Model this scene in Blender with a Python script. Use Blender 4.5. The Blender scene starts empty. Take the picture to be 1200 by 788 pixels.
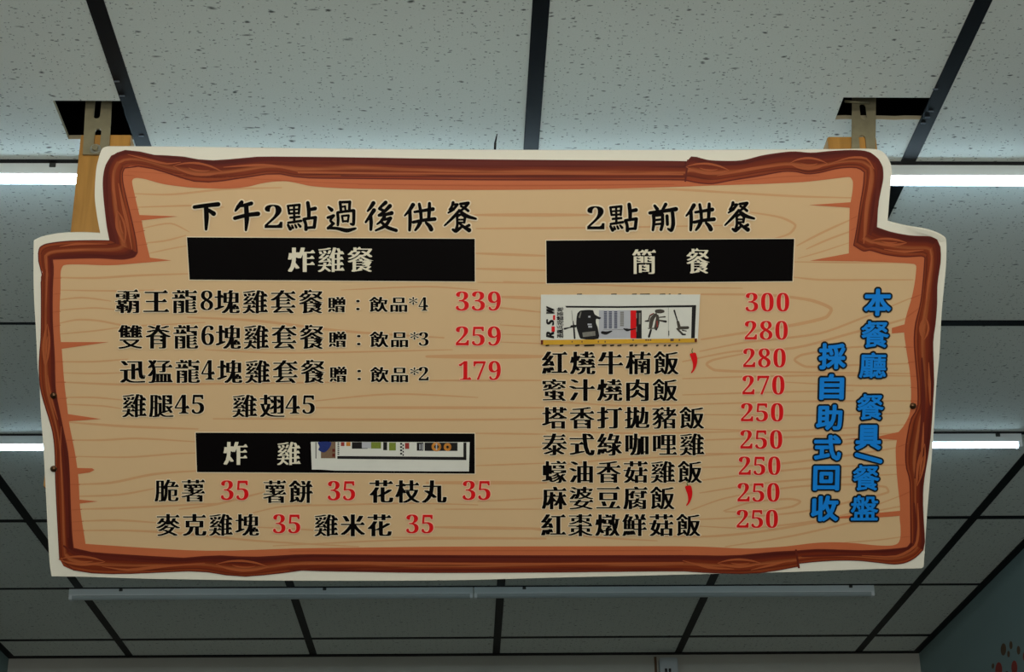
import bpy, bmesh, math, random
import numpy as np
from mathutils import Vector, Matrix
from mathutils.geometry import tessellate_polygon

random.seed(7)
C = bpy.context.scene.collection
S = bpy.context.scene

# ------------------------------------------------------------------ camera
F, YAW, PITCH, ROLL = 1999.2, 0.03067, 0.42510, -0.013313
CAM = np.array([0.0, 0.0, 1.5])
_f = np.array([math.sin(YAW)*math.cos(PITCH), math.cos(YAW)*math.cos(PITCH), math.sin(PITCH)])
_r = np.array([math.cos(YAW), -math.sin(YAW), 0.0]); _u = np.cross(_r, _f)
_c, _s = math.cos(ROLL), math.sin(ROLL)
CR, CU = _c*_r + _s*_u, -_s*_r + _c*_u
camd = bpy.data.cameras.new('camera'); cam = bpy.data.objects.new('camera', camd); C.objects.link(cam)
camd.sensor_width = 36.0; camd.lens = F*36.0/1200.0; camd.clip_start = 0.05
cam.matrix_world = Matrix(((CR[0], CU[0], -_f[0], CAM[0]), (CR[1], CU[1], -_f[1], CAM[1]),
                           (CR[2], CU[2], -_f[2], CAM[2]), (0, 0, 0, 1)))
S.camera = cam

# ------------------------------------------------------------------ world, lights, exposure
w = bpy.data.worlds.new('world'); S.world = w; w.use_nodes = True
w.node_tree.nodes['Background'].inputs[0].default_value = (0.62, 0.74, 0.82, 1)
w.node_tree.nodes['Background'].inputs[1].default_value = 0.02

def area(name, loc, target, sx, sy, power, col):
    l = bpy.data.lights.new(name, 'AREA'); l.shape = 'RECTANGLE'; l.size = sx; l.size_y = sy
    l.energy = power; l.color = col
    o = bpy.data.objects.new(name, l); C.objects.link(o); o.location = loc
    o.rotation_euler = (Vector(target)-Vector(loc)).to_track_quat('-Z', 'Y').to_euler()
    return o
area('added_fill_light', (0.0, -1.0, 1.45), (0.0, 2.1, 2.6), 1.5, 1.0, 35, (1.0, 0.975, 0.92))  # added fill without any fitting, brightens the sign and the near ceiling
S.view_settings.view_transform = 'Standard'; S.view_settings.look = 'None'
S.view_settings.exposure = 0.1; S.view_settings.gamma = 1.0; S.view_settings.use_curve_mapping = False

TUBE_STRENGTH = 20.0; FRONT_STRENGTH = 50.0

# ------------------------------------------------------------------ materials
def lin(c):
    return tuple(((v/255.0)/12.92 if v <= 10 else (((v/255.0)+0.055)/1.055)**2.4) for v in c) + (1.0,)
def new_mat(name):
    m = bpy.data.materials.new(name); m.use_nodes = True
    return m, m.node_tree, m.node_tree.nodes['Principled BSDF']
def flat(name, rgb, rough=0.55, metal=0.0, vary=0.04, scale=30.0, spec=0.3):
    m, t, b = new_mat(name)
    n = t.nodes.new('ShaderNodeTexNoise'); n.inputs['Scale'].default_value = scale; n.inputs['Detail'].default_value = 3
    tc = t.nodes.new('ShaderNodeTexCoord'); t.links.new(tc.outputs['Object'], n.inputs['Vector'])
    mx = t.nodes.new('ShaderNodeMix'); mx.data_type = 'RGBA'
    c = lin(rgb)
    mx.inputs[6].default_value = tuple(max(0, v*(1-vary)) for v in c[:3])+(1,)
    mx.inputs[7].default_value = tuple(min(1, v*(1+vary)) for v in c[:3])+(1,)
    t.links.new(n.outputs['Fac'], mx.inputs[0]); t.links.new(mx.outputs[2], b.inputs['Base Color'])
    b.inputs['Roughness'].default_value = rough; b.inputs['Metallic'].default_value = metal
    b.inputs['Specular IOR Level'].default_value = spec
    return m

def tile_mat():
    m, t, b = new_mat('mineral_fibre_tile'); N = t.nodes; L = t.links
    g = N.new('ShaderNodeNewGeometry')
    def flecks(scale, stretch, lo, hi, seed, rot=0.0):
        mp = N.new('ShaderNodeMapping'); mp.inputs['Scale'].default_value = (scale*stretch, scale, scale)
        mp.inputs['Location'].default_value = (seed, seed*1.7, 0); mp.inputs['Rotation'].default_value = (0, 0, rot)
        L.new(g.outputs['Position'], mp.inputs['Vector'])
        nz = N.new('ShaderNodeTexNoise'); nz.inputs['Scale'].default_value = 0.9; nz.inputs['Detail'].default_value = 2
        L.new(mp.outputs[0], nz.inputs['Vector'])
        ad = N.new('ShaderNodeMix'); ad.data_type = 'RGBA'; ad.blend_type = 'LINEAR_LIGHT'; ad.inputs[0].default_value = 0.35
        L.new(mp.outputs[0], ad.inputs[6]); L.new(nz.outputs['Color'], ad.inputs[7])
        v = N.new('ShaderNodeTexVoronoi'); v.voronoi_dimensions = '2D'; v.inputs['Scale'].default_value = 1.0
        L.new(ad.outputs[2], v.inputs['Vector'])
        # only some cells get a fleck, each of its own size
        sep = N.new('ShaderNodeSeparateColor'); L.new(v.outputs['Color'], sep.inputs[0])
        th = N.new('ShaderNodeMapRange'); th.inputs[1].default_value = 0.25; th.inputs[2].default_value = 1.0
        th.inputs[3].default_value = lo; th.inputs[4].default_value = hi; L.new(sep.outputs[0], th.inputs[0])
        sb = N.new('ShaderNodeMath'); sb.operation = 'SUBTRACT'; L.new(th.outputs[0], sb.inputs[0]); L.new(v.outputs['Distance'], sb.inputs[1])
        sc = N.new('ShaderNodeMath'); sc.operation = 'MULTIPLY'; sc.inputs[1].default_value = 12.0; sc.use_clamp = True
        L.new(sb.outputs[0], sc.inputs[0])
        return sc.outputs[0]
    a = flecks(105, 0.55, -0.03, 0.21, 3.1)
    b2 = flecks(120, 1.3, -0.05, 0.20, 11.3)
    c = flecks(44, 0.6, -0.16, 0.14, 23.9)
    d = flecks(30, 0.35, -0.26, 0.10, 41.0, 0.7)
    def mxm(x, y):
        q = N.new('ShaderNodeMath'); q.operation = 'MAXIMUM'; L.new(x, q.inputs[0]); L.new(y, q.inputs[1]); return q.outputs[0]
    sm = N.new('ShaderNodeMath'); sm.operation = 'MULTIPLY'; sm.inputs[1].default_value = 0.72; L.new(mxm(a, b2), sm.inputs[0])
    f = mxm(sm.outputs[0], mxm(c, d))
    nz = N.new('ShaderNodeTexNoise'); nz.inputs['Scale'].default_value = 420; nz.inputs['Detail'].default_value = 2
    L.new(g.outputs['Position'], nz.inputs['Vector'])
    base = N.new('ShaderNodeMix'); base.data_type = 'RGBA'
    base.inputs[6].default_value = lin((222, 226, 218)); base.inputs[7].default_value = lin((236, 239, 232)); L.new(nz.outputs['Fac'], base.inputs[0])
    mx = N.new('ShaderNodeMix'); mx.data_type = 'RGBA'; L.new(f, mx.inputs[0]); L.new(base.outputs[2], mx.inputs[6])
    mx.inputs[7].default_value = lin((96, 98, 94)); L.new(mx.outputs[2], b.inputs['Base Color'])
    bp = N.new('ShaderNodeBump'); bp.inputs['Strength'].default_value = 0.35; bp.inputs['Distance'].default_value = 0.001; bp.invert = True
    L.new(f, bp.inputs['Height']); L.new(bp.outputs[0], b.inputs['Normal'])
    b.inputs['Roughness'].default_value = 0.9; b.inputs['Specular IOR Level'].default_value = 0.1
    return m

def wood_mat(name, c1, c2, sc=(60, 4, 60)):
    m, t, b = new_mat(name); N = t.nodes; L = t.links
    tc = N.new('ShaderNodeTexCoord'); mp = N.new('ShaderNodeMapping'); mp.inputs['Scale'].default_value = sc
    L.new(tc.outputs['Object'], mp.inputs['Vector'])
    nz = N.new('ShaderNodeTexNoise'); nz.inputs['Scale'].default_value = 1.0; nz.inputs['Detail'].default_value = 4; nz.inputs['Distortion'].default_value = 0.6
    L.new(mp.outputs[0], nz.inputs['Vector'])
    r = N.new('ShaderNodeValToRGB'); r.color_ramp.elements[0].position = 0.3; r.color_ramp.elements[1].position = 0.7
    r.color_ramp.elements[0].color = lin(c1); r.color_ramp.elements[1].color = lin(c2)
    L.new(nz.outputs['Fac'], r.inputs[0]); L.new(r.outputs[0], b.inputs['Base Color'])
    b.inputs['Roughness'].default_value = 0.5
    return m

def bark_mat():
    """printed bark: streaks that run along the strip (UV: u along in metres, v across)"""
    m, t, b = new_mat('printed_bark'); N = t.nodes; L = t.links
    uv = N.new('ShaderNodeUVMap'); sp = N.new('ShaderNodeSeparateXYZ'); L.new(uv.outputs[0], sp.inputs[0])
    mp = N.new('ShaderNodeMapping'); mp.inputs['Scale'].default_value = (5, 1.3, 1); L.new(uv.outputs[0], mp.inputs['Vector'])
    n1 = N.new('ShaderNodeTexNoise'); n1.inputs['Scale'].default_value = 1.0; n1.inputs['Detail'].default_value = 1.5
    L.new(mp.outputs[0], n1.inputs['Vector'])
    # v + wobble
    w1 = N.new('ShaderNodeMath'); w1.operation = 'MULTIPLY_ADD'; w1.inputs[1].default_value = 0.5; L.new(n1.outputs['Fac'], w1.inputs[0])
    vv = N.new('ShaderNodeMath'); vv.operation = 'SUBTRACT'; L.new(sp.outputs[1], vv.inputs[0]); vv.inputs[1].default_value = 0.25
    L.new(vv.outputs[0], w1.inputs[2])
    r = N.new('ShaderNodeValToRGB'); cr = r.color_ramp
    cols = [(0.0, (94, 28, 18)), (0.22, (104, 30, 16)), (0.30, (122, 40, 14)), (0.44, (132, 48, 18)), (0.50, (164, 80, 38)), (0.60, (184, 100, 56)),
            (0.66, (146, 60, 24)), (0.78, (136, 50, 18)), (0.82, (108, 34, 12)), (0.88, (160, 74, 34)), (1.0, (140, 54, 22))]
    cr.elements[0].position = 0; cr.elements[0].color = lin((84, 25, 16)); cr.elements[1].position = 1; cr.elements[1].color = lin(cols[-1][1])
    cols = [(p, tuple(int(v*0.90) for v in c)) for p, c in cols]
    for p, c in cols[1:-1]:
        e = cr.elements.new(p); e.color = lin(c)
    L.new(w1.outputs[0], r.inputs[0])
    mp2 = N.new('ShaderNodeMapping'); mp2.inputs['Scale'].default_value = (7, 5, 1); L.new(uv.outputs[0], mp2.inputs['Vector'])
    n2 = N.new('ShaderNodeTexNoise'); n2.inputs['Scale'].default_value = 1.0; n2.inputs['Detail'].default_value = 2; L.new(mp2.outputs[0], n2.inputs['Vector'])
    r2 = N.new('ShaderNodeValToRGB'); r2.color_ramp.elements[0].position = 0.42; r2.color_ramp.elements[1].position = 0.5
    r2.color_ramp.elements[0].color = (0.74, 0.66, 0.6, 1); r2.color_ramp.elements[1].color = (1, 1, 1, 1)
    L.new(n2.outputs['Fac'], r2.inputs[0])
    mu = N.new('ShaderNodeMix'); mu.data_type = 'RGBA'; mu.blend_type = 'MULTIPLY'; mu.inputs[0].default_value = 0.8
    L.new(r.outputs[0], mu.inputs[6]); L.new(r2.outputs[0], mu.inputs[7]); L.new(mu.outputs[2], b.inputs['Base Color'])
    b.inputs['Roughness'].default_value = 0.5; b.inputs['Specular IOR Level'].default_value = 0.25
    return m

def emit(name, rgb, k):
    m, t, b = new_mat(name)
    b.inputs['Base Color'].default_value = (0.9, 0.9, 0.9, 1)
    b.inputs['Emission Color'].default_value = rgb+(1,); b.inputs['Emission Strength'].default_value = k
    return m

M = dict(
    tile=tile_mat(), bar=flat('black_grid_metal', (9, 10, 13), 0.5, 0.0, 0.1, 20, 0.12),
    plenum=flat('dark_plenum', (10, 10, 11), 0.9), tile_core=flat('tile_core', (168, 156, 128), 0.9),
    wall=flat('painted_wall', (126, 148, 148), 0.8, 0, 0.06, 3), wall_back=flat('painted_back_wall', (182, 180, 170), 0.8, 0, 0.10, 5),
    floor=flat('floor_tiles', (30, 30, 30), 0.5, 0, 0.08, 4),
    board=flat('white_foam_board', (226, 222, 206), 0.45, 0, 0.02, 12), board_edge=flat('board_edge', (206, 202, 188), 0.6),
    tan=flat('printed_pale_wood', (209, 177, 134), 0.5, 0, 0.03, 9), shadowband=flat('printed_russet', (190, 102, 62), 0.5, 0, 0.03, 20),
    spike=flat('printed_crack', (196, 112, 68), 0.5), grain=flat('printed_grain', (203, 156, 110), 0.5, 0, 0.03), grain_dark=flat('printed_grain_dark', (176, 90, 52), 0.5),
    grain_pale=flat('printed_grain_pale', (186, 156, 112), 0.5),
    bark=bark_mat(), bark_dark=flat('printed_bark_dark', (96, 28, 12), 0.5), bark_mid=flat('printed_bark_mid', (126, 48, 20), 0.5), bark_light=flat('printed_bark_light', (166, 84, 44), 0.5),
    black=flat('printed_black', (6, 4, 4), 0.5, 0, 0.05, 30, 0.06), halo=flat('printed_cream', (224, 208, 178), 0.5),
    cream=flat('printed_bar_lettering', (222, 214, 190), 0.5), red=flat('printed_red', (214, 10, 16), 0.45), pinkhalo=flat('printed_pale_pink', (236, 186, 160), 0.5),
    blue=flat('printed_blue', (18, 130, 222), 0.4), navy=flat('printed_navy', (4, 14, 22), 0.45), stem=flat('printed_green', (92, 110, 50), 0.5),
    post=wood_mat('varnished_pine', (148, 104, 36), (178, 128, 54), (70, 70, 5)),
    zinc=flat('yellowed_zinc', (142, 134, 108), 0.42, 0.55, 0.25, 60), steel=flat('bolt_steel', (170, 170, 160), 0.3, 0.9), screw=flat('dark_brass', (92, 66, 46), 0.28, 0.85),
    housing=flat('white_fitting', (214, 222, 222), 0.32, 0.0, 0.02, 10, 0.5), clipm=flat('lamp_clip', (70, 72, 70), 0.4, 0.6),
    tube_on=emit('lit_tube', (0.60, 0.84, 1.0), TUBE_STRENGTH), tube_mid=emit('lit_middle_tube', (0.60, 0.84, 1.0), TUBE_STRENGTH*0.6), tube_front=emit('lit_front_tube', (1.0, 0.93, 0.80), FRONT_STRENGTH), tube_off=flat('unlit_tube', (186, 194, 194), 0.08, 0, 0.01, 10, 0.7), endcap=flat('lamp_end_cap', (236, 240, 240), 0.4),
    paper=flat('white_paper', (214, 214, 204), 0.5, 0, 0.04, 40), yellow=flat('yellow_tape', (206, 158, 48), 0.4, 0, 0.12, 60), dark=flat('print_dark', (22, 20, 20), 0.5),
    fig=flat('print_dull_olive', (70, 64, 56), 0.5, 0, 0.5, 700), grey=flat('print_grey', (120, 118, 110), 0.5, 0, 0.3, 400), lightgrey=flat('print_light_grey', (176, 178, 184), 0.5), olive=flat('print_olive', (118, 132, 48), 0.5, 0, 0.4, 500),
    orange=flat('print_orange', (196, 128, 50), 0.5, 0, 0.4, 600), navyp=flat('print_deep_blue', (30, 46, 110), 0.5, 0, 0.3, 500), brownp=flat('print_brown', (120, 96, 74), 0.5, 0, 0.3, 500),
    bluegrey=flat('print_blue_grey', (70, 74, 96), 0.5), warm=emit('warm_bulb', (1.0, 0.72, 0.38), 22.0),
    pawbrown=flat('paint_brown', (96, 72, 50), 0.7), pawred=flat('paint_red', (150, 52, 44), 0.7), boxm=flat('grey_box', (176, 182, 184), 0.6), shade=flat('lamp_shade', (180, 176, 168), 0.5),
    tab=flat('worn_tab', (120, 130, 140), 0.35, 0.6), cable=flat('black_cable', (14, 14, 15), 0.4),
)

# ------------------------------------------------------------------ object helpers
def link(name, me, mat=None, parent=None, **props):
    o = bpy.data.objects.new(name, me); C.objects.link(o)
    if mat is not None and me is not None and not me.materials: me.materials.append(mat)
    if parent is not None: o.parent = parent
    for k, v in props.items(): o[k] = v
    return o
def empty(name, loc=(0, 0, 0), **props):
    o = link(name, None, None, None, **props); o.location = loc; o.empty_display_size = 0.05; return o
def mesh(verts, faces, smooth=False):
    me = bpy.data.meshes.new('mesh'); me.from_pydata([tuple(map(float, v)) for v in verts], [], faces); me.update()
    if smooth:
        for p in me.polygons: p.use_smooth = True
    return me
def box_me(x0, x1, y0, y1, z0, z1, bevel=0.0):
    bm = bmesh.new()
    vs = [bm.verts.new((x, y, z)) for x in (x0, x1) for y in (y0, y1) for z in (z0, z1)]
    for f in ((0, 1, 3, 2), (4, 6, 7, 5), (0, 4, 5, 1), (2, 3, 7, 6), (0, 2, 6, 4), (1, 5, 7, 3)): bm.faces.new([vs[i] for i in f])
    bmesh.ops.recalc_face_normals(bm, faces=bm.faces)
    if bevel: bmesh.ops.bevel(bm, geom=bm.edges[:], offset=bevel, segments=2, affect='EDGES')
    me = bpy.data.meshes.new('mesh'); bm.to_mesh(me); bm.free(); return me
def cyl_me(r, a, b, n=20, cap=True, r2=None):
    """cylinder from point a to point b"""
    a, b = Vector(a), Vector(b); d = (b-a); q = d.to_track_quat('Z', 'Y').to_matrix().to_4x4()
    bm = bmesh.new()
    bmesh.ops.create_cone(bm, cap_ends=cap, segments=n, radius1=r, radius2=r if r2 is None else r2, depth=d.length,
                          matrix=Matrix.Translation((a+b)/2) @ q)
    me = bpy.data.meshes.new('mesh'); bm.to_mesh(me); bm.free()
    for p in me.polygons: p.use_smooth = len(p.vertices) == 4
    return me
def holed_plate(outer, holes, y0, y1):
    """vertical plate in the x-z plane with holes, from y0 to y1"""
    loops = [[Vector((x, z, 0)) for x, z in lp] for lp in [outer]+holes]
    tris = tessellate_polygon(loops); pts = [p for lp in loops for p in lp]; n = len(pts)
    v = [(p.x, y0, p.y) for p in pts]+[(p.x, y1, p.y) for p in pts]
    f = [tuple(t) for t in tris]+[tuple(i+n for i in reversed(t)) for t in tris]
    k = 0
    for lp in loops:
        m = len(lp)
        for i in range(m): a, b = k+i, k+(i+1) % m; f.append((a, b, b+n, a+n))
        k += m
    bm = bmesh.new(); me = mesh(v, f); bm.from_mesh(me); bmesh.ops.recalc_face_normals(bm, faces=bm.faces); bm.to_mesh(me); bm.free()
    return me

# ------------------------------------------------------------------ the room
CZ = 1.5+1.364125                                     # ceiling height
XW0, XW1, YB, YF = -1.492, 1.510, 5.565, -4.2         # walls
COLX = [-1.0960, -0.4958, 0.1042, 0.7052, 1.3035]
ROWY = [2.343+0.6015*k for k in range(-12, 6)]
ROWY[12:18] = [2.3435, 2.9515, 3.535, 4.139, 4.750, 5.336]
ROWY = [y for y in ROWY if y > YF+0.1]
J0 = ROWY.index(2.3435)

ceiling = empty('ceiling', (0, 0, CZ), kind='structure')
xs = [XW0]+COLX+[XW1]; ys = [YF]+ROWY+[YB]
TH = 0.007
# the two tiles with a hole cut for the hanging brackets: (column, row) -> hole x0, x1, y0, y1
holes = {(1, J0): (-0.6073, -0.5078, 2.1677, 2.2775), (3, J0): (0.5640, 0.6932, 2.1520, 2.2140)}
cache = {}
for i in range(len(xs)-1):
    for j in range(len(ys)-1):
        x0, x1, y0, y1 = xs[i]+0.004, xs[i+1]-0.004, ys[j]+0.004, ys[j+1]-0.004
        if (i, j) in holes:
            hx0, hx1, hy0, hy1 = holes[(i, j)]
            # notch that opens on the right-hand bar
            hx1 = x1
            o = [(x0, y0), (x1, y0), (x1, hy0), (hx0, hy0), (hx0, hy1)]
            # slightly ragged far edge of the cut
            for k in range(1, 9): o.append((hx0+(hx1-hx0)*k/9, hy1+random.uniform(-0.0012, 0.0012)))
            o += [(x1, hy1), (x1, y1), (x0, y1)]
            tr = tessellate_polygon([[Vector((x, y, 0)) for x, y in o]]); n = len(o)
            v = [(x, y, 0) for x, y in o]+[(x, y, TH) for x, y in o]
            f = [tuple(t) for t in tr]+[tuple(k+n for k in t) for t in tr]
            nb = len(f)
            for k in range(n): f.append((k, (k+1) % n, (k+1) % n+n, k+n))
            me = mesh(v, f); me.materials.append(M['tile']); me.materials.append(M['tile_core'])
            for p in me.polygons:
                if p.index >= nb: p.material_index = 1
            link('ceiling_tile', me, None, ceiling)
        else:
            wx, wy = round(x1-x0, 4), round(y1-y0, 4)
            if (wx, wy) not in cache:
                me = box_me(-wx/2, wx/2, -wy/2, wy/2, 0, TH); me.materials.append(M['tile']); cache[(wx, wy)] = me
            t = link('ceiling_tile', cache[(wx, wy)], None, ceiling); t.location = ((x0+x1)/2, (y0+y1)/2, 0)
# black T-bars
def tbar(x0, x1, y0, y1):
    me = box_me(x0, x1, y0, y1, -0.0015, 0.0); link('grid_bar', me, M['bar'], ceiling)
for x in COLX: tbar(x-0.0118, x+0.0118, YF, YB)
for j, y in enumerate(ROWY):
    for i in range(len(xs)-1):
        h = 0.0115; n_ = 0.004 if j >= J0 and (j-J0) % 2 == 0 else None
        if j == J0+1 and i <= 2: h = 0.004
        if j >= J0+3 and i <= 4: h = 0.0095
        tbar(xs[i]+0.0118, xs[i+1]-0.0118, y-(n_ or h), y+h)
link('plenum_deck', box_me(XW0, XW1, YF, YB, 0.22, 0.30), M['plenum'], ceiling)
link('plenum_side', box_me(XW0-0.01, XW0+0.01, YF, YB, TH+0.001, 0.22), M['plenum'], ceiling)
link('plenum_side', box_me(XW1-0.01, XW1+0.01, YF, YB, TH+0.001, 0.22), M['plenum'], ceiling)
# perimeter angle and walls
def struct(name, me, mat, **k): return link(name, me, mat, None, kind='structure', **k)
struct('trim_1', box_me(XW0, XW1, YB-0.022, YB, CZ-0.0035, CZ), M['bar'])
struct('trim_2', box_me(XW0, XW0+0.022, YF, YB-0.022, CZ-0.0035, CZ), M['bar'])
struct('trim_3', box_me(XW1-0.022, XW1, YF, YB-0.022, CZ-0.0035, CZ), M['bar'])
struct('wall_left', box_me(XW0-0.1, XW0, YF, YB, 0, CZ), M['wall'])
wall_right = struct('wall_right', box_me(XW1, XW1+0.1, YF, YB, 0, CZ), M['wall'])
wall_back = struct('wall_back', box_me(XW0-0.1, XW1+0.1, YB, YB+0.1, 0, CZ), M['wall_back'])
struct('floor', box_me(XW0-0.1, XW1+0.1, YF, YB+0.1, -0.1, 0), M['floor'])
struct('wall_front', box_me(XW0-0.1, XW1+0.1, YF-0.1, YF, 0, CZ), M['wall'])

def ray(x, y): return _f + CR*((x-600)/F) + CU*((394-y)/F)
def hit(x, y, axis, val):
    d = ray(x, y); return CAM + d*((val-CAM[axis])/d[axis])

# painted paw pads on the right wall
def wall_ellipse(cx, cy, rx, ry, mat, name):
    c = hit(cx, cy, 0, XW1)
    dy = abs(hit(cx+rx, cy, 0, XW1)[1]-c[1]); dz = abs(hit(cx, cy+ry, 0, XW1)[2]-c[2])
    n = 20; v = [(XW1-0.0006, c[1]+dy*math.cos(a), c[2]+dz*math.sin(a)) for a in [2*math.pi*k/n for k in range(n)]]
    v += [(XW1-0.0001, p[1], p[2]) for p in v]
    f = [tuple(range(n)), tuple(reversed(range(n, 2*n)))]+[(k, (k+1) % n, (k+1) % n+n, k+n) for k in range(n)]
    link(name, mesh(v, f), mat, wall_right)
for cx, cy, rx, ry, mt in ((1176, 761.5, 3.3, 7.5, 'pawbrown'), (1184.8, 756.5, 1.9, 5, 'pawbrown'), (1193.7, 762.5, 2, 5.5, 'pawbrown'), (1182, 767, 1.6, 4, 'pawbrown'),
                           (1170.5, 786, 4.2, 10, 'pawred'), (1188.8, 783, 3.6, 9, 'pawred'), (1163.7, 781, 1.6, 3.2, 'pawbrown'), (1179.5, 790, 2.2, 3, 'pawbrown'), (1201, 770, 2.2, 6, 'pawred')):
    wall_ellipse(cx, cy, rx, ry, M[mt], 'painted_spot')
# seam and corner strip on the back wall, grey box
p = hit(768.5, 778, 1, YB); link('wall_seam', box_me(p[0]-0.005, p[0]+0.003, YB-0.002, YB, 1.2, CZ-0.01), M['pawbrown'], wall_back)
p0, p1 = hit(772.5, 772, 1, YB-0.03), hit(795, 800, 1, YB-0.03)
gb = empty('wall_box', (0, 0, 0), label='small grey box high on the back wall under the ceiling, partly below the frame', category='box')
link('casing', box_me(p0[0], p1[0], YB-0.045, YB, p1[2]-0.05, p0[2], 0.003), M['boxm'], gb)
for dx in (8, 12.5):
    q = hit(772.5+dx, 786, 1, YB-0.045); link('indicator', box_me(q[0]-0.004, q[0]+0.004, YB-0.047, YB-0.045, q[2]-0.006, q[2]+0.006), M['dark'], gb)

# ------------------------------------------------------------------ tube lights
def batten(x0, x1, Y, lit, label, group, clips):
    t = empty('tube_light', ((x0+x1)/2, Y+0.0158, CZ-0.0015), label=label, category='light', group=group)
    def P(me, name, mat): return link(name, me, mat, t)
    h = (x1-x0)/2-0.0015; zt = 0.0
    # opaque body above, half-round diffuser below
    def extrude(prof, h):
        n = len(prof); v = [(-h, a, b) for a, b in prof]+[(h, a, b) for a, b in prof]
        return mesh(v, [tuple(range(n)), tuple(reversed(range(n, 2*n)))]+[(k, (k+1) % n, (k+1) % n+n, k+n) for k in range(n)])
    P(extrude([(-0.0108, 0), (0.0108, 0), (0.0108, -0.0185), (0.0102, -0.0195), (-0.0102, -0.0195), (-0.0108, -0.0185)], h), 'housing', M['housing'])
    arc = [(0.0096*math.cos(a), -0.0196-0.0104*math.sin(a)) for a in [math.pi*k/14 for k in range(15)]]
    P(extrude(arc, h-0.006), 'diffuser', M['tube_off'] if not lit else (M['tube_front'] if lit == 2 else (M['tube_mid'] if lit == 3 else M['tube_on'])))
    P(box_me(-h+0.001, h-0.001, -0.0126, -0.0109, -0.0195, -0.0168), 'lip', M['endcap'])  # white strip added to draw a highlight line between body and diffuser
    for s in (-1, 1):
        P(box_me(min(s*h, s*(h-0.009)), max(s*h, s*(h-0.009)), -0.0106, 0.0106, -0.0305, -0.0150, 0.001), 'end_cap', M['endcap'])
    for cx in clips:
        P(box_me(cx-t.location.x-0.005, cx-t.location.x+0.005, -0.0135, -0.0108, -0.0075, -0.0005, 0.0006), 'clip', M['clipm'])
Yr = [2.3435, 3.535, 4.750]
cx = hit(62, 190, 2, CZ)[0]
batten(-1.09, 0.062, Yr[0], True, 'lit white tube light on the ceiling just behind the sign, at left', 'lit tube lights behind the sign', [cx, 0.0])
batten(0.062, 1.214, Yr[0], True, 'lit white tube light on the ceiling just behind the sign, at right', 'lit tube lights behind the sign', [0.25])
cx2 = hit(1167, 510, 2, CZ)[0]
batten(-1.056, 0.096, Yr[1], 3, 'lit tube light in the middle row, its end showing left of the sign', 'lit tube lights behind the sign', [-0.8])
batten(0.096, 1.248, Yr[1], 3, 'lit tube light in the middle row, ending near the right edge of the photo', 'lit tube lights behind the sign', [0.3, cx2])
batten(-1.127, 0.026, Yr[2], False, 'unlit tube light below the sign in the photo, left one of the pair', 'unlit tube lights near the back wall', [hit(142, 690, 2, CZ)[0], -0.4])
batten(0.026, 1.183, Yr[2], False, 'unlit tube light below the sign in the photo, right one of the pair', 'unlit tube lights near the back wall', [hit(614, 690, 2, CZ)[0], hit(998, 684, 2, CZ)[0]])

for y_, w_ in ((1.1405, 'above the camera'), (-0.0625, 'just behind the camera')):
    for a_, b_, sd in ((-1.10, 0.05, 'left'), (0.05, 1.20, 'right')):
        batten(a_, b_, y_, 2, 'lit tube light on the ceiling %s, %s one of its pair' % (w_, sd), 'lit tube lights in the front of the room', [])

# warm lamps of the room behind the camera (they glint on the unlit tubes)
for k, lx in enumerate((-0.70, 0.57)):
    d = empty('pendant_lamp', (lx, -0.9, CZ), label='warm round pendant lamp hanging behind the camera, %s' % ('left of the pair' if k == 0 else 'right of the pair'), category='lamp', group='warm pendant lamps')
    link('cord', cyl_me(0.003, (0, 0, -0.30), (0, 0, -0.0015), 8), M['cable'], d)
    link('shade', cyl_me(0.11, (0, 0, -0.42), (0, 0, -0.30), 24, False, 0.03), M['shade'], d)
    bm = bmesh.new(); bmesh.ops.create_uvsphere(bm, u_segments=16, v_segments=10, radius=0.04, matrix=Matrix.Translation((0, 0, -0.40)))
    me = bpy.data.meshes.new('mesh'); bm.to_mesh(me); bm.free(); link('bulb', me, M['warm'], d)

# ------------------------------------------------------------------ posts and brackets
PY = 2.195
for x0, x1, lab in ((-0.5680, -0.4943, 'varnished pine post holding up the left end of the menu sign'), (0.5448, 0.6180, 'varnished pine post holding up the right end of the menu sign')):
    t = empty('wooden_post', ((x0+x1)/2, PY, CZ-0.6), label=lab, category='post', group='posts behind the sign')
    hw = (x1-x0)/2
    link('upright', box_me(-hw, hw, 0, 0.036, 0.007, 0.6-0.0413, 0.0015), M['post'], t)
    link('strut', box_me(-0.018, 0.018, -0.118, -0.0005, 0.215, 0.240, 0.001), M['post'], t)

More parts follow.
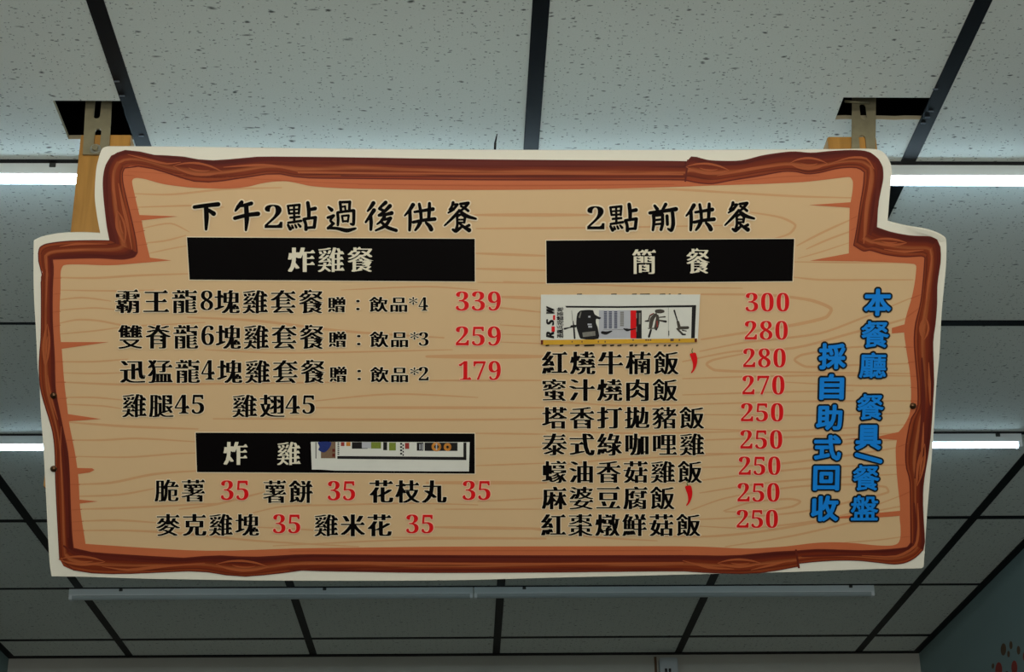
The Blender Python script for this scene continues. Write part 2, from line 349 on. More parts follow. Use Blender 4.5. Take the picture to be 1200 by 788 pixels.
def slot(cx, z0, z1, r):
    pts = []
    for k in range(9): a = math.pi*k/8; pts.append((cx+r*math.cos(a), z1-r+r*math.sin(a)))
    for k in range(9): a = math.pi+math.pi*k/8; pts.append((cx+r*math.cos(a), z0+r+r*math.sin(a)))
    return pts
def bracket(tl, tr, br, bl, slots, bolt, label, ztop):
    Yb = PY-0.0045
    TL, TR, BR, BL = [hit(p[0], p[1], 1, Yb) for p in (tl, tr, br, bl)]
    o = (BL+BR)/2; t = empty('hanging_bracket', (o[0], Yb, o[2]), label=label, category='bracket', group='slotted steel brackets')
    def up(a, b): return a+(b-a)*((ztop-a[2])/(b[2]-a[2]))
    UL, UR = up(BL, TL), up(BR, TR); loc = lambda p: (p[0]-o[0], p[2]-o[2])
    hs = []
    for (x0, x1, y0, y1) in slots:
        a, b, c = hit(x0, y0, 1, Yb), hit(x1, y0, 1, Yb), hit((x0+x1)/2, y1, 1, Yb)
        r = (b[0]-a[0])/2; hs.append(slot((a[0]+b[0])/2-o[0], c[2]-o[2], a[2]-o[2], r))
    link('slotted_strap', holed_plate([loc(BL), loc(BR), loc(UR), loc(UL)], hs, 0, 0.003), M['zinc'], t)
    if bolt:
        q = hit(bolt[0], bolt[1], 1, Yb); c = (q[0]-o[0], q[2]-o[2])
        link('washer', cyl_me(0.0080, (c[0], -0.0016, c[1]), (c[0], 0, c[1]), 24), M['steel'], t)
        link('bolt_head', cyl_me(0.0046, (c[0], -0.0060, c[1]), (c[0], -0.0016, c[1]), 6), M['zinc'], t)
    return t
bracket((100.3, 118), (131, 118), (127.5, 181), (96.8, 181), [(113.8, 121.2, 96, 139), (111.6, 119, 150.8, 172)], (112, 175), 'slotted steel bracket bolted to the left post, going up into the ceiling hole', CZ+0.20)
rb = bracket((998.6, 118), (1026.6, 118), (1025.6, 196), (997.8, 196), [(1006.8, 1014.2, 121.5, 140), (1006, 1013.8, 158.5, 184)], None, 'slotted steel bracket on the right post, going up into the ceiling hole', CZ+0.20)
q = hit(1012, 120, 1, PY-0.0045)
link('cross_rod', cyl_me(0.0022, (-0.018, -0.003, q[2]-rb.location.z), (0.020, -0.003, q[2]-rb.location.z-0.0025), 10), M['zinc'], rb)
# bent tabs on the grid bars
for x, y in ((137, 95), (143, 112), (165.5, 159), (1096, 104), (1091, 130), (1087, 137), (1082, 144)):
    q = hit(x, y, 2, CZ-0.0015); link('bar_tab', box_me(q[0]-0.004, q[0]+0.004, q[1]-0.0011, q[1]+0.0011, -0.0032, -0.0015, 0.0004), M['tab'], ceiling)

# ------------------------------------------------------------------ sign plane and print helpers
TILT = math.radians(37)
Pt = hit(560, 566, 1, PY-0.0065)                       # where the back of the sign meets the posts
A_ = np.array([1.0, 0, 0]); B_ = np.array([0, -math.sin(TILT), math.cos(TILT)]); N_ = np.cross(A_, B_)
def on_plane(x, y):
    x = np.asarray(x, float); y = np.asarray(y, float)
    d = _f[None, :] + np.outer((x-600)/F, CR) + np.outer((394-y)/F, CU)
    t = float(np.dot(Pt-CAM, N_))/(d @ N_)
    return CAM[None, :] + d*t[:, None]
ORG = on_plane([575], [420])[0]
def uvp(pts):
    pts = np.asarray(pts, float).reshape(-1, 2); p = on_plane(pts[:, 0], pts[:, 1])-ORG
    return np.stack([p @ A_, p @ B_], 1)
SIGN_M = Matrix(((A_[0], B_[0], N_[0], ORG[0]), (A_[1], B_[1], N_[1], ORG[1]), (A_[2], B_[2], N_[2], ORG[2]), (0, 0, 0, 1)))
LAYER = 0.00012
def zl(k): return k*LAYER

def smooth(pts, n=5, closed=True):
    """Catmull-Rom through the points (a third entry 'c' marks a corner kept sharp)"""
    P = [np.array(p[:2], float) for p in pts]; K = [len(p) > 2 for p in pts]; m = len(P); out = []
    rng = range(m if closed else m-1)
    for i in rng:
        p1, p2 = P[i], P[(i+1) % m]
        p0 = P[i-1] if (closed or i > 0) else p1
        p3 = P[(i+2) % m] if (closed or i+2 < m) else p2
        if K[i]: p0 = p1
        if K[(i+1) % m]: p3 = p2
        d1 = max(np.linalg.norm(p2-p1), 1e-6)
        m1 = (p2-p0)*min(1, d1/max(np.linalg.norm(p1-p0), 1e-6) if not K[i] else 1)*0.5
        m2 = (p3-p1)*min(1, d1/max(np.linalg.norm(p3-p2), 1e-6) if not K[(i+1) % m] else 1)*0.5
        for s in range(n):
            t = s/n; out.append((2*t**3-3*t**2+1)*p1+(t**3-2*t**2+t)*m1+(-2*t**3+3*t**2)*p2+(t**3-t**2)*m2)
    if not closed: out.append(P[-1])
    return np.array(out)

def flat_poly(name, pts, mat, layer, parent, **props):
    q = uvp(pts); tr = tessellate_polygon([[Vector((a, b, 0)) for a, b in q]])
    return link(name, mesh([(a, b, zl(layer)) for a, b in q], [tuple(t) for t in tr]), mat, parent, **props)
def multi_poly(name, polys, mat, layer, parent, **props):
    v, f = [], []
    for i, pts in enumerate(polys):
        q = uvp(pts); tr = tessellate_polygon([[Vector((a, b, 0)) for a, b in q]]); k = len(v)
        v += [(a, b, zl(layer)) for a, b in q]; f += [tuple(x+k for x in t) for t in tr]
    return link(name, mesh(v, f), mat, parent, **props)
def ribbon_polys(pts, widths, grow=0.0, n=6):
    """one brush stroke as a closed outline; pts in px, widths in px"""
    if len(pts) > 2 or n > 1:
        c = smooth(pts, n, False)
    else: c = np.array(pts, float)
    s = np.linspace(0, 1, len(c)); w = np.interp(s, np.linspace(0, 1, len(widths)), widths)/2+grow
    d = np.gradient(c, axis=0); d /= np.maximum(np.linalg.norm(d, axis=1), 1e-9)[:, None]; nn = np.stack([-d[:, 1], d[:, 0]], 1)
    L = c+nn*w[:, None]; R = c-nn*w[:, None]
    def cap(cen, dirv, r, a0):
        return [cen+r*np.array([math.cos(a0+t), math.sin(a0+t)]) for t in np.linspace(0, math.pi, 7)[1:-1]]
    aE = math.atan2(nn[-1][1], nn[-1][0]); aS = math.atan2(-nn[0][1], -nn[0][0])
    endc = [c[-1]+w[-1]*np.array([math.cos(aE-t), math.sin(aE-t)]) for t in np.linspace(0, math.pi, 7)[1:-1]]
    stc = [c[0]+w[0]*np.array([math.cos(aS-t), math.sin(aS-t)]) for t in np.linspace(0, math.pi, 7)[1:-1]]
    return L, R, endc, stc
def strokes_mesh(strokes, layer, grow=0.0, n=6):
    V, Fc = [], []
    for k, (pts, wd) in enumerate(strokes):
        L, R, ec, sc = ribbon_polys(pts, wd, grow, n); m = len(L)
        z = zl(layer)+(k % 7)*0.000006
        q = uvp(np.vstack([L, R, np.array(ec), np.array(sc)])); b = len(V); V += [(x, y, z) for x, y in q]
        for i in range(m-1): Fc.append((b+i, b+i+1, b+m+i+1, b+m+i))
        e0 = b+2*m; Fc.append(tuple([b+m-1]+[e0+i for i in range(len(ec))]+[b+2*m-1]))
        s0 = e0+len(ec); Fc.append(tuple([b+m]+[s0+i for i in range(len(sc))]+[b]))
    return mesh(V, Fc)

# ------------------------------------------------------------------ the sign
sign = empty('menu_sign', label='large menu board printed like a wooden plank with a bark border, below the ceiling', category='sign')
sign.matrix_world = SIGN_M
c_ = 'c'
OUT = [(39.5, 281.8, c_), (49, 277.6), (68, 273.8), (92.8, 272.6), (117.5, 273.6, c_), (113.7, 253.2), (111, 230.4), (112.8, 198), (117.5, 179), (120.5, 173.6), (127, 171.8), (230, 172.6), (400, 174.8),
       (600, 176), (780, 176.2), (980, 175.2), (1020, 174.8), (1033.7, 177.5), (1042.3, 188.5), (1045, 200), (1043, 222.8), (1040.2, 259, c_), (1063, 264.7), (1086, 268.5), (1101.3, 274), (1108.5, 279.9), (1108.6, 311),
       (1103.5, 366.6), (1101, 414), (1097.5, 450), (1094, 506.6), (1089.6, 565), (1086.6, 600), (1084.6, 630), (1082.4, 664.7, c_), (1079.4, 666.4), (1025, 667.2), (930, 670.6), (830, 673), (740, 675.2), (640, 677.6), (540, 680.2), (420, 681),
       (300, 680.6), (220, 679.4), (163, 678.4), (106, 676.5), (60.4, 675.7, c_), (58.5, 662.8), (56.6, 636), (53.8, 579), (52, 546.6), (50.2, 516), (48, 487.6), (46.2, 449.5), (44.3, 433), (42, 385.6), (39.8, 347.6), (39.2, 310)]
outl = smooth(OUT, 4); q = uvp(outl); n = len(q)
tr = tessellate_polygon([[Vector((a, b, 0)) for a, b in q]])
v = [(a, b, 0) for a, b in q]+[(a, b, -0.0045) for a, b in q]
f = [tuple(t) for t in tr]+[tuple(k+n for k in reversed(t)) for t in tr]+[(k, (k+1) % n, (k+1) % n+n, k+n) for k in range(n)]
me = mesh(v, f); me.materials.append(M['board']); me.materials.append(M['board_edge'])
for p in me.polygons:
    if p.index >= len(tr): p.material_index = 1
link('board', me, None, sign)
# lifted white film edge at the upper right lobe
lip = smooth([(1060, 265.5), (1080, 268.6), (1098, 273.8), (1107.6, 280.5), (1104, 283.5), (1092, 277.5), (1076, 272.2)], 4)
ql = uvp(lip); trl = tessellate_polygon([[Vector((a, b, 0)) for a, b in ql]])
link('peeling_edge', mesh([(a, b, 0.0006+0.0035*max(0, (b-ql[:, 1].min())/(ql[:, 1].max()-ql[:, 1].min()))) for a, b in ql], [tuple(t) for t in trl]), M['board'], sign, label='lifted film edge')

OUTER = {
 'left_lobe': [(45.2, 297), (47, 290), (54.7, 286), (77.6, 282.9), (106, 282), (129, 282.2, c_)],
 'neck_left': [(129, 282.2, c_), (126, 266.6), (123.6, 247.5), (121.7, 228.5), (121.3, 209.5), (124.2, 194.3), (130.9, 182.8)],
 'top1': [(130.9, 182.8), (140.4, 177.4), (151.8, 176.2), (163.2, 178), (182, 182.3), (193.7, 182.8), (210.8, 183.2), (224.7, 186.3), (247.6, 188.5), (276, 186.6), (302.8, 184.2), (333, 184.2), (400, 184.8), (566.7, 187.4), (700, 188.4), (780, 189), (805.7, 189.5, c_)],
 'top2': [(806.5, 188.0), (808.5, 184.4), (813.3, 183.8), (829.5, 188), (842.8, 189), (869.4, 188.5), (894, 182.5), (928.4, 178), (951, 179.6), (968, 178), (987, 176.7), (1006, 176.5), (1019.4, 179), (1029, 186.6)],
 'neck_right': [(1029, 186.6), (1033.7, 196), (1034.3, 209.5), (1031.8, 222.8), (1028.6, 240), (1027, 266.6, c_)],
 'right_lobe': [(1027, 266.6, c_), (1044, 272.3), (1067, 276.5), (1089.8, 277.6), (1097.5, 280.8)],
 'right': [(1097.5, 280.8), (1101.3, 289.4), (1102, 304.6), (1101, 311.4), (1097.8, 334), (1097.5, 357), (1095.6, 380), (1093, 399), (1093.3, 421.8), (1094, 450), (1093.3, 462), (1091.8, 487.6), (1089.5, 516), (1085, 546.6), (1081.9, 565.6), (1081, 585), (1081.7, 607.6), (1083.2, 636), (1081.3, 644.7)],
 'bottom1': [(1081.3, 644.7), (1072.7, 653.2), (1061.3, 659.3), (1048, 661.2), (1029, 659.3), (1006, 657), (983.3, 656.7), (958.5, 658), (936, 660.3, c_)],
 'bottom2': [(935.7, 663.7, c_), (921.3, 666.6), (898.4, 670.4), (879.4, 672.3), (852.8, 672), (826, 671), (803.3, 669.3), (750, 669.5), (633, 670.6), (500, 671), (420, 669.8), (372, 669), (353, 668.3), (334, 671), (305.6, 674.2), (284.7, 675.5), (263.8, 673.6), (239, 669.8), (220, 669.2), (182, 671), (144, 672.3), (113.7, 672), (92.8, 669.4), (75.7, 664.7), (70, 655)],
 'left': [(70, 655), (69, 636), (67, 598), (65.2, 560), (64.6, 531.3), (62.7, 510.4), (58.5, 493.3), (52.5, 474.3), (48, 457), (46.2, 440), (46.2, 421.8), (48, 399), (48.5, 376), (48.5, 338), (48, 323.8, c_), (51.3, 321.9, c_), (47, 313.3), (45.2, 303.8), (45.2, 297)]}
INNER = {
 'left_lobe': [(61.4, 303.8, c_), (87, 302.7), (115.6, 302.3), (144, 303.7), (157.5, 301), (161, 296)],
 'neck_left': [(161, 296), (159.4, 281.8), (154.6, 259), (149, 236), (144.3, 215), (143.6, 203), (146, 197)],
 'top1': [(146, 197), (150, 194.8), (159.4, 194.6), (174.6, 196.5), (188, 200), (210.8, 207.6), (219, 211), (240, 213.3), (257, 212.3), (276, 209.5), (295, 206.6), (314, 203.8), (331.3, 204), (348.4, 207.6), (371.3, 208.7), (400, 209), (566.7, 210.7), (700, 210.9), (780, 210.6), (802.8, 211)],
 'top2': [(802.8, 211), (818, 214.2), (835, 215.2), (856, 211.4), (886.5, 206.6), (917, 201), (932.2, 201), (945.5, 203.8), (960.8, 202.2), (977.6, 198), (992.8, 196.2), (1006, 197), (1012.8, 201.9)],
 'neck_right': [(1012.8, 201.9), (1011.8, 217), (1008, 240), (1004.2, 266.6), (1000.4, 287.5, c_)],
 'right_lobe': [(1000.4, 287.5, c_), (1011.8, 294.2), (1019.4, 293.2), (1036.6, 298), (1059.4, 300.8), (1080.3, 299.9), (1083.8, 301.8, c_)],
 'right': [(1083.8, 301.8, c_), (1083.2, 311.4), (1081.3, 334.2), (1078.4, 357), (1072.7, 380), (1071.2, 399), (1072.7, 421.8), (1075, 445), (1075.6, 455), (1075, 478), (1067.5, 491.4), (1064, 506.6), (1061.3, 525.6), (1061.8, 546.6), (1066, 562), (1067, 598), (1067.4, 636)],
 'bottom1': [(1067.4, 636), (1063.2, 641.5), (1044, 644), (1011.8, 645.6), (987, 645), (958.5, 644.3), (932.7, 646)],
 'bottom2': [(932.7, 646), (902.2, 647.6), (873.7, 650.8), (845, 652), (816.6, 651.4), (750, 651.4), (633, 651.6), (500, 651.2), (420, 650.8), (353, 650.4), (324.7, 652), (292.3, 653.3), (248.5, 651.4), (220, 654.4), (191.8, 653.2), (144, 650.4), (106, 647.5), (86, 642.8, c_)],
 'left': [(86, 642.8, c_), (84.2, 626.6), (82.3, 588.5), (81.4, 560), (79.5, 531), (74.7, 506.6), (70, 483.8), (65.2, 459), (64.2, 440), (63.9, 421.8), (62.7, 399), (61.4, 376), (61.4, 338), (62.7, 315), (61.4, 303.8, c_)]}
def resample(pts, n):
    c = smooth(pts, 6, False); d = np.r_[0, np.cumsum(np.linalg.norm(np.diff(c, axis=0), axis=1))]; s = np.linspace(0, d[-1], n)
    return np.stack([np.interp(s, d, c[:, 0]), np.interp(s, d, c[:, 1])], 1), d[-1]
# russet band filling the space inside the bark
ring = np.vstack([resample(INNER[k], 60)[0][:-1]*0.5+resample(OUTER[k], 60)[0][:-1]*0.5 for k in OUTER])
TAN = [(154.8, 213), (156.5, 209.6), (161, 208.6), (170, 210), (190, 215.5), (205, 217.8), (225, 220), (250, 221), (270, 221), (290, 219), (305, 215.4), (320, 213), (335, 212.5), (345, 214), (365, 218.2), (400, 220.7), (440, 221.7), (500, 222.6), (600, 222.6), (700, 221.5),
       (780, 219.5), (850, 217), (900, 215.4), (940, 213.5), (960, 211.5), (985, 208.5), (996, 207.8), (999.3, 213), (998.6, 226), (995.6, 242, c_), (995, 270), (994.6, 297, c_), (960, 303.5, c_), (1000, 306.2), (1040, 307.5), (1071, 309.5), (1073.6, 312), (1072, 330), (1068, 350), (1062, 370),
       (1059.2, 386), (1062, 410), (1066, 435), (1067.5, 455), (1067.2, 472), (1065.5, 485.7), (1059, 499), (1052, 507.5, c_), (1051, 515, c_), (1049.5, 526), (1050, 543), (1052, 569), (1054.4, 590), (1054.6, 600), (1054.2, 608), (1055.2, 617), (1055, 630), (1052, 637), (1044, 639.6), (1025, 639.2),
       (1002, 636.8), (977.5, 635.7), (953, 636.7), (921, 640.5), (883, 643), (864, 642.8), (826, 641), (788, 640.3), (700, 640.4), (600, 640.6), (500, 641), (420, 642), (353, 642.8), (296, 644.7), (258, 645.6), (220, 645), (163, 641.8), (100.4, 637.6, c_), (95.6, 607.6), (93.4, 588.5), (92, 560), (88, 531), (85, 516), (81, 495),
       (78.5, 474), (76.2, 455), (74.7, 440), (72.5, 410), (70.5, 391), (70, 363), (71, 338), (71.3, 318), (74.7, 311), (93, 310), (129, 311), (163, 308.5), (201, 305.3, c_), (175.8, 302, c_), (170.8, 281.8), (166, 259), (163, 250), (158.4, 230.4)]
flat_poly('wood_field', ring, M['tan'], 1, sign)
_a, _b = uvp(ring), uvp(smooth(TAN, 4))
_t = tessellate_polygon([[Vector((x, y, 0)) for x, y in _a], [Vector((x, y, 0)) for x, y in _b]])
link('russet_band', mesh([(x, y, zl(4)) for x, y in np.vstack([_a, _b])], [tuple(t) for t in _t]), M['shadowband'], sign)
# cracks that run in from the edges
SP = [[(162, 252), (208, 253.6), (165, 258.5)], [(69, 401), (128, 401), (72, 409)], [(79, 485.3), (118.5, 491.2), (80, 494)], [(1000, 236.8), (948, 240.3), (1000, 243.8)], [(996, 297), (949, 305.6), (1000, 306.4)],
      [(91, 585.5), (115, 587.8), (92, 590.6)], [(1062, 379.5), (1045, 384.5), (1045, 391), (1062, 389.5)], [(1055, 506), (1030, 511.4), (985, 515.4), (1030, 514.2), (1055, 516)],
      [(1057, 598.6), (1020, 602), (960, 608), (1020, 607.4), (1057, 604.6)], [(88, 548.5), (108, 549), (111, 551), (105, 554), (90, 556)]]
multi_poly('printed_crack', [smooth([(a[0], a[1], c_) for a in s], 1) for s in SP], M['shadowband'], 4.5, sign, kind='stuff')

# grain lines
GR = [([(160, 243), (230, 241), (262, 243)], 1.6), ([(155, 227), (200, 228), (262, 222), (330, 220)], 1.8), ([(166, 268), (200, 262), (222, 272)], 1.4), ([(170, 285), (195, 282), (218, 276)], 1.6),
      ([(175, 297), (198, 292), (220, 288)], 1.2), ([(60, 325), (110, 326), (160, 323), (220, 321)], 2.0), ([(66, 340), (130, 341), (180, 340)], 1.4), ([(66, 352), (96, 349), (130, 353)], 1.6), ([(66, 364), (110, 361), (135, 363)], 1.4),
      ([(66, 380), (90, 375), (115, 376), (150, 382), (240, 378)], 1.8), ([(66, 392), (110, 388), (140, 384)], 1.4), ([(68, 424), (110, 424), (150, 421)], 1.6), ([(70, 437), (110, 438), (143, 437)], 1.4), ([(72, 448), (150, 451), (400, 448)], 2.0),
      ([(74, 466), (110, 466), (143, 469)], 1.6), ([(76, 474), (120, 476), (142, 479)], 1.4), ([(80, 495), (150, 500), (232, 503)], 2.2), ([(82, 516), (120, 516), (160, 514), (230, 518)], 1.8), ([(84, 535), (150, 536), (205, 532), (232, 531)], 1.6),
      ([(88, 568), (130, 566), (180, 556), (232, 552)], 2.2), ([(90, 582), (140, 580), (180, 573)], 1.8), ([(95, 597), (130, 596), (180, 594), (260, 590)], 2.0), ([(96, 611), (140, 610), (185, 613)], 1.8), ([(98, 622), (150, 622), (220, 626), (300, 634), (420, 641)], 2.0),
      ([(210, 597), (250, 592), (290, 582), (310, 577)], 2.0), ([(290, 603), (330, 594), (400, 592), (480, 590), (560, 592)], 1.6), ([(300, 618), (360, 621), (410, 627)], 1.6), ([(320, 640), (500, 632), (640, 632)], 1.4),
      ([(556, 315), (640, 317)], 2.2), ([(560, 331), (640, 332)], 1.4), ([(586, 348), (640, 350)], 3.0), ([(560, 358), (634, 366)], 1.8), ([(586, 381), (640, 384)], 1.4), ([(586, 392), (640, 393)], 1.0), ([(586, 401), (640, 403)], 1.2), ([(500, 418), (640, 418)], 4.2),
      ([(500, 446), (640, 446)], 1.8), ([(370, 478), (640, 478)], 2.6), ([(250, 491), (560, 492), (640, 491)], 1.8), ([(556, 508), (640, 509)], 1.6), ([(556, 526), (640, 524)], 1.4), ([(556, 546), (640, 543)], 1.4), ([(500, 566), (640, 566)], 3.4), ([(560, 588), (640, 584)], 1.4), ([(510, 597), (640, 597)], 1.2),
      ([(510, 618), (640, 620)], 2.8), ([(460, 630), (640, 631)], 1.6), ([(556, 252), (690, 252)], 3.0), ([(558, 268), (690, 267)], 2.0), ([(556, 297), (640, 300)], 2.4),
      ([(780, 222), (860, 226), (930, 230), (1000, 232)], 2.0), ([(700, 222), (800, 222), (862, 226)], 1.4), ([(880, 249), (915, 255), (932, 264), (925, 274), (900, 282)], 2.2), ([(640, 267), (700, 267), (860, 264)], 1.6), ([(934, 288), (965, 272), (998, 257)], 2.0),
      ([(945, 292), (970, 281), (1000, 270)], 1.8), ([(935, 303), (960, 296), (997, 284)], 1.2), ([(930, 307), (1000, 308), (1074, 308)], 1.4), ([(930, 325), (960, 328), (1070, 328)], 1.8), ([(590, 330), (760, 336), (870, 338)], 1.4),
      ([(822, 345), (900, 346), (950, 352), (974, 362), (968, 372), (930, 381), (860, 392), (822, 398)], 3.0), ([(820, 412), (870, 402), (960, 391), (1010, 373), (1066, 350)], 2.0), ([(800, 424), (860, 412), (930, 408), (1000, 390), (1060, 374), (1078, 364)], 2.2),
      ([(1075, 407), (1000, 407), (940, 416), (931, 422), (945, 430), (1000, 428), (1075, 426)], 2.2), ([(870, 415), (836, 422), (828, 427), (838, 434), (900, 436), (1072, 438)], 2.4), ([(800, 444), (900, 441), (1000, 440), (1075, 441)], 1.8),
      ([(920, 448), (1000, 452), (1075, 452)], 1.6), ([(800, 463), (900, 460), (1000, 458)], 1.6), ([(820, 474), (920, 471), (1075, 470)], 1.8), ([(820, 486), (960, 487), (1070, 484)], 1.6), ([(820, 503), (920, 505), (1060, 498)], 1.6), ([(822, 516), (940, 512), (1054, 508)], 2.0),
      ([(820, 532), (920, 530), (1010, 518), (1050, 516)], 2.0), ([(822, 548), (900, 545), (1000, 533), (1056, 524)], 2.0), ([(800, 566), (880, 556), (960, 548), (1052, 545)], 1.8), ([(820, 578), (900, 566), (980, 560), (1052, 556)], 1.8),
      ([(810, 598), (850, 584), (930, 571), (1000, 568), (1038, 571), (1041, 577), (1010, 585), (940, 600), (860, 607), (820, 609)], 2.0), ([(848, 599), (880, 589), (925, 585), (938, 588), (928, 594), (885, 600), (850, 600)], 2.0),
      ([(770, 628), (830, 629), (900, 622), (990, 606), (1064, 592)], 2.2), ([(620, 620), (700, 630), (770, 634)], 1.6), ([(820, 617), (880, 619), (960, 610), (1010, 598), (1066, 577)], 1.6), ([(850, 641), (930, 628), (1000, 612), (1030, 606)], 1.8), ([(990, 636), (1030, 633), (1066, 628)], 1.2),
      ([(640, 548), (700, 540), (870, 532)], 1.4), ([(640, 470), (740, 476), (866, 472)], 1.4), ([(640, 505), (740, 508), (868, 506)], 1.6), ([(400, 340), (500, 336), (560, 340)], 1.4), ([(220, 372), (300, 376), (400, 388), (520, 396)], 2.4), ([(240, 410), (330, 414), (530, 410)], 1.6), ([(370, 470), (460, 462), (560, 466)], 1.6)]
me = strokes_mesh([(p, [w*0.7, w*1.3, w*1.3, w*0.7]) for p, w in GR], 2, 0.0, 5)
link('wood_grain', me, M['grain'], sign, kind='stuff')

RG = [([(143, 205), (158, 206)], 1.2), ([(149, 232), (160, 231)], 1.2), ([(152, 246), (163, 245)], 1.0), ([(154, 260), (167, 260)], 1.2), ([(158, 273), (170, 270)], 1.2), ([(160, 288), (173, 286)], 1.0), ([(62, 326), (72, 326)], 1.2), ([(62, 345), (71, 344)], 1.0), ([(62, 366), (71, 365)], 1.2), ([(63, 383), (71, 381)], 1.0),
      ([(64, 424), (74, 424)], 1.2), ([(66, 448), (77, 448)], 1.4), ([(70, 467), (79, 467)], 1.0), ([(77, 516), (87, 516)], 1.2), ([(80, 536), (90, 536)], 1.2), ([(82, 568), (94, 568)], 1.2), ([(83, 598), (96, 597)], 1.2), ([(84, 612), (98, 611)], 1.0), ([(85, 622), (99, 622)], 1.2), ([(997, 257), (1005, 253)], 1.2), ([(997, 270), (1003, 267)], 1.2),
      ([(1067, 350), (1080, 345)], 1.6), ([(1062, 372), (1076, 362)], 1.6), ([(1060, 407), (1071, 407)], 1.4), ([(1064, 425), (1073, 424)], 1.4), ([(1067, 441), (1075, 441)], 1.2), ([(1067, 454), (1075, 455)], 1.2), ([(1067, 470), (1075, 470)], 1.2), ([(1063, 492), (1067, 491)], 1.0), ([(1052, 524), (1063, 520)], 1.4), ([(1050, 545), (1062, 545)], 1.2), ([(1054, 582), (1067, 576)], 1.6), ([(1056, 630), (1066, 629)], 1.2),
      ([(340, 646), (500, 645.5), (800, 645.5)], 1.6), ([(420, 216), (600, 217.5), (790, 216)], 1.8), ([(150, 201), (400, 215), (560, 218)], 1.0), ([(860, 213), (920, 207), (960, 206)], 1.4)]
link('russet_grain', strokes_mesh([(p, [w*0.6, w, w*0.6]) for p, w in RG], 5, 0, 4), M['grain_dark'], sign, kind='stuff')

# bark border strip with UVs
V, Fc, UV = [], [], []
for k in OUTER:
    n = 90 if k in ('top1', 'bottom2') else 48
    o, L0 = resample(OUTER[k], n); i_, _ = resample(INNER[k], n)
    flip = k in ('left', 'bottom1', 'bottom2', 'left_lobe')
    cols = 5; b = len(V); pts = np.vstack([o*(1-t)+i_*t for t in np.linspace(0, 1, cols)])
    qq = uvp(pts); V += [(x, y, zl(5)) for x, y in qq]
    off = {'left': 3.1, 'neck_left': 5.3, 'top1': 7.7, 'top2': 9.1, 'neck_right': 11.9, 'right_lobe': 13.3, 'right': 15.2, 'bottom1': 17.9, 'bottom2': 19.1}.get(k, 1.0)
    for c in range(cols):
        for r in range(n):
            t = c/(cols-1); UV.append((off+L0*r/(n-1)*0.00125, (1-t) if flip else t))
    for c in range(cols-1):
        for r in range(n-1): Fc.append((b+c*n+r, b+c*n+r+1, b+(c+1)*n+r+1, b+(c+1)*n+r))
me = mesh(V, Fc); uvl = me.uv_layers.new(name='UVMap')
for lp in me.loops: uvl.data[lp.index].uv = UV[lp.vertex_index]
bark = link('bark_border', me, M['bark'], sign)
# thin dark rims of the bark, knots and light streaks
rims = []
for k in OUTER:
    rims.append(([tuple(p) for p in resample(INNER[k], 40)[0]], [1.4]))
    rims.append(([tuple(p) for p in resample(OUTER[k], 40)[0]], [1.2]))
link('bark_rim', strokes_mesh(rims, 6, 0, 1), M['bark_dark'], bark)
def ell(cx, cy, rx, ry, rot=0.0, a0=0, a1=2*math.pi, n=20):
    return [(cx+rx*math.cos(a)*math.cos(rot)-ry*math.sin(a)*math.sin(rot), cy+rx*math.cos(a)*math.sin(rot)+ry*math.sin(a)*math.cos(rot)) for a in np.linspace(a0, a1, n)]
KN = [(232, 198, 30, 10, 0.12), (829, 197.5, 26, 8.5, 0.08), (947, 191.5, 23, 9.5, 0.0), (96, 657, 28, 7, 0.05), (284, 663, 32, 8.5, 0.05), (866, 660, 26, 6.5, 0.0), (1083, 385, 14, 7, 1.62), (1041, 283.5, 22, 5.5, 0.05), (142, 266, 20, 7, 1.35), (54.5, 405, 26, 5, 1.62), (1079, 545, 26, 5, 1.75)]
kd, kl, km = [], [], []
def eye(cx, cy, rx, ry, rot, up=1):
    pts = [(-rx, 0), (-rx*0.55, -ry*0.72*up), (0, -ry*up), (rx*0.55, -ry*0.68*up), (rx, 0)]
    return [(cx+x*math.cos(rot)-y*math.sin(rot), cy+x*math.sin(rot)+y*math.cos(rot)) for x, y in pts]
for cx, cy, rx, ry, ro in KN:
    km.append(smooth(eye(cx, cy, rx*0.62, ry*0.55, ro, 1)+eye(cx, cy, rx*0.62, ry*0.55, ro, -1)[::-1][1:-1], 4))
    for up, k, wl, wd in ((1, 1.0, 2.6, 1.6), (-1, 1.0, 3.2, 1.6)):
        kd.append((eye(cx, cy, rx*1.25, ry*0.86*k, ro, up), [0.4, wd, wd*1.2, wd, 0.4])); kl.append((eye(cx, cy, rx*0.98, ry*0.66*k, ro, up), [0.3, wl*0.7, wl, wl*0.8, 0.3]))
        kd.append((eye(cx, cy, rx*0.66, ry*0.46, ro, up), [0.4, 1.2, 1.6, 1.2, 0.4]))
    kl.append((eye(cx+rx*0.05, cy, rx*0.42, ry*0.22, ro, -1), [0.3, 1.5, 2.0, 1.4, 0.3])); kd.append((eye(cx, cy, rx*0.34, ry*0.15, ro, 1), [0.3, 1.0, 0.3]))
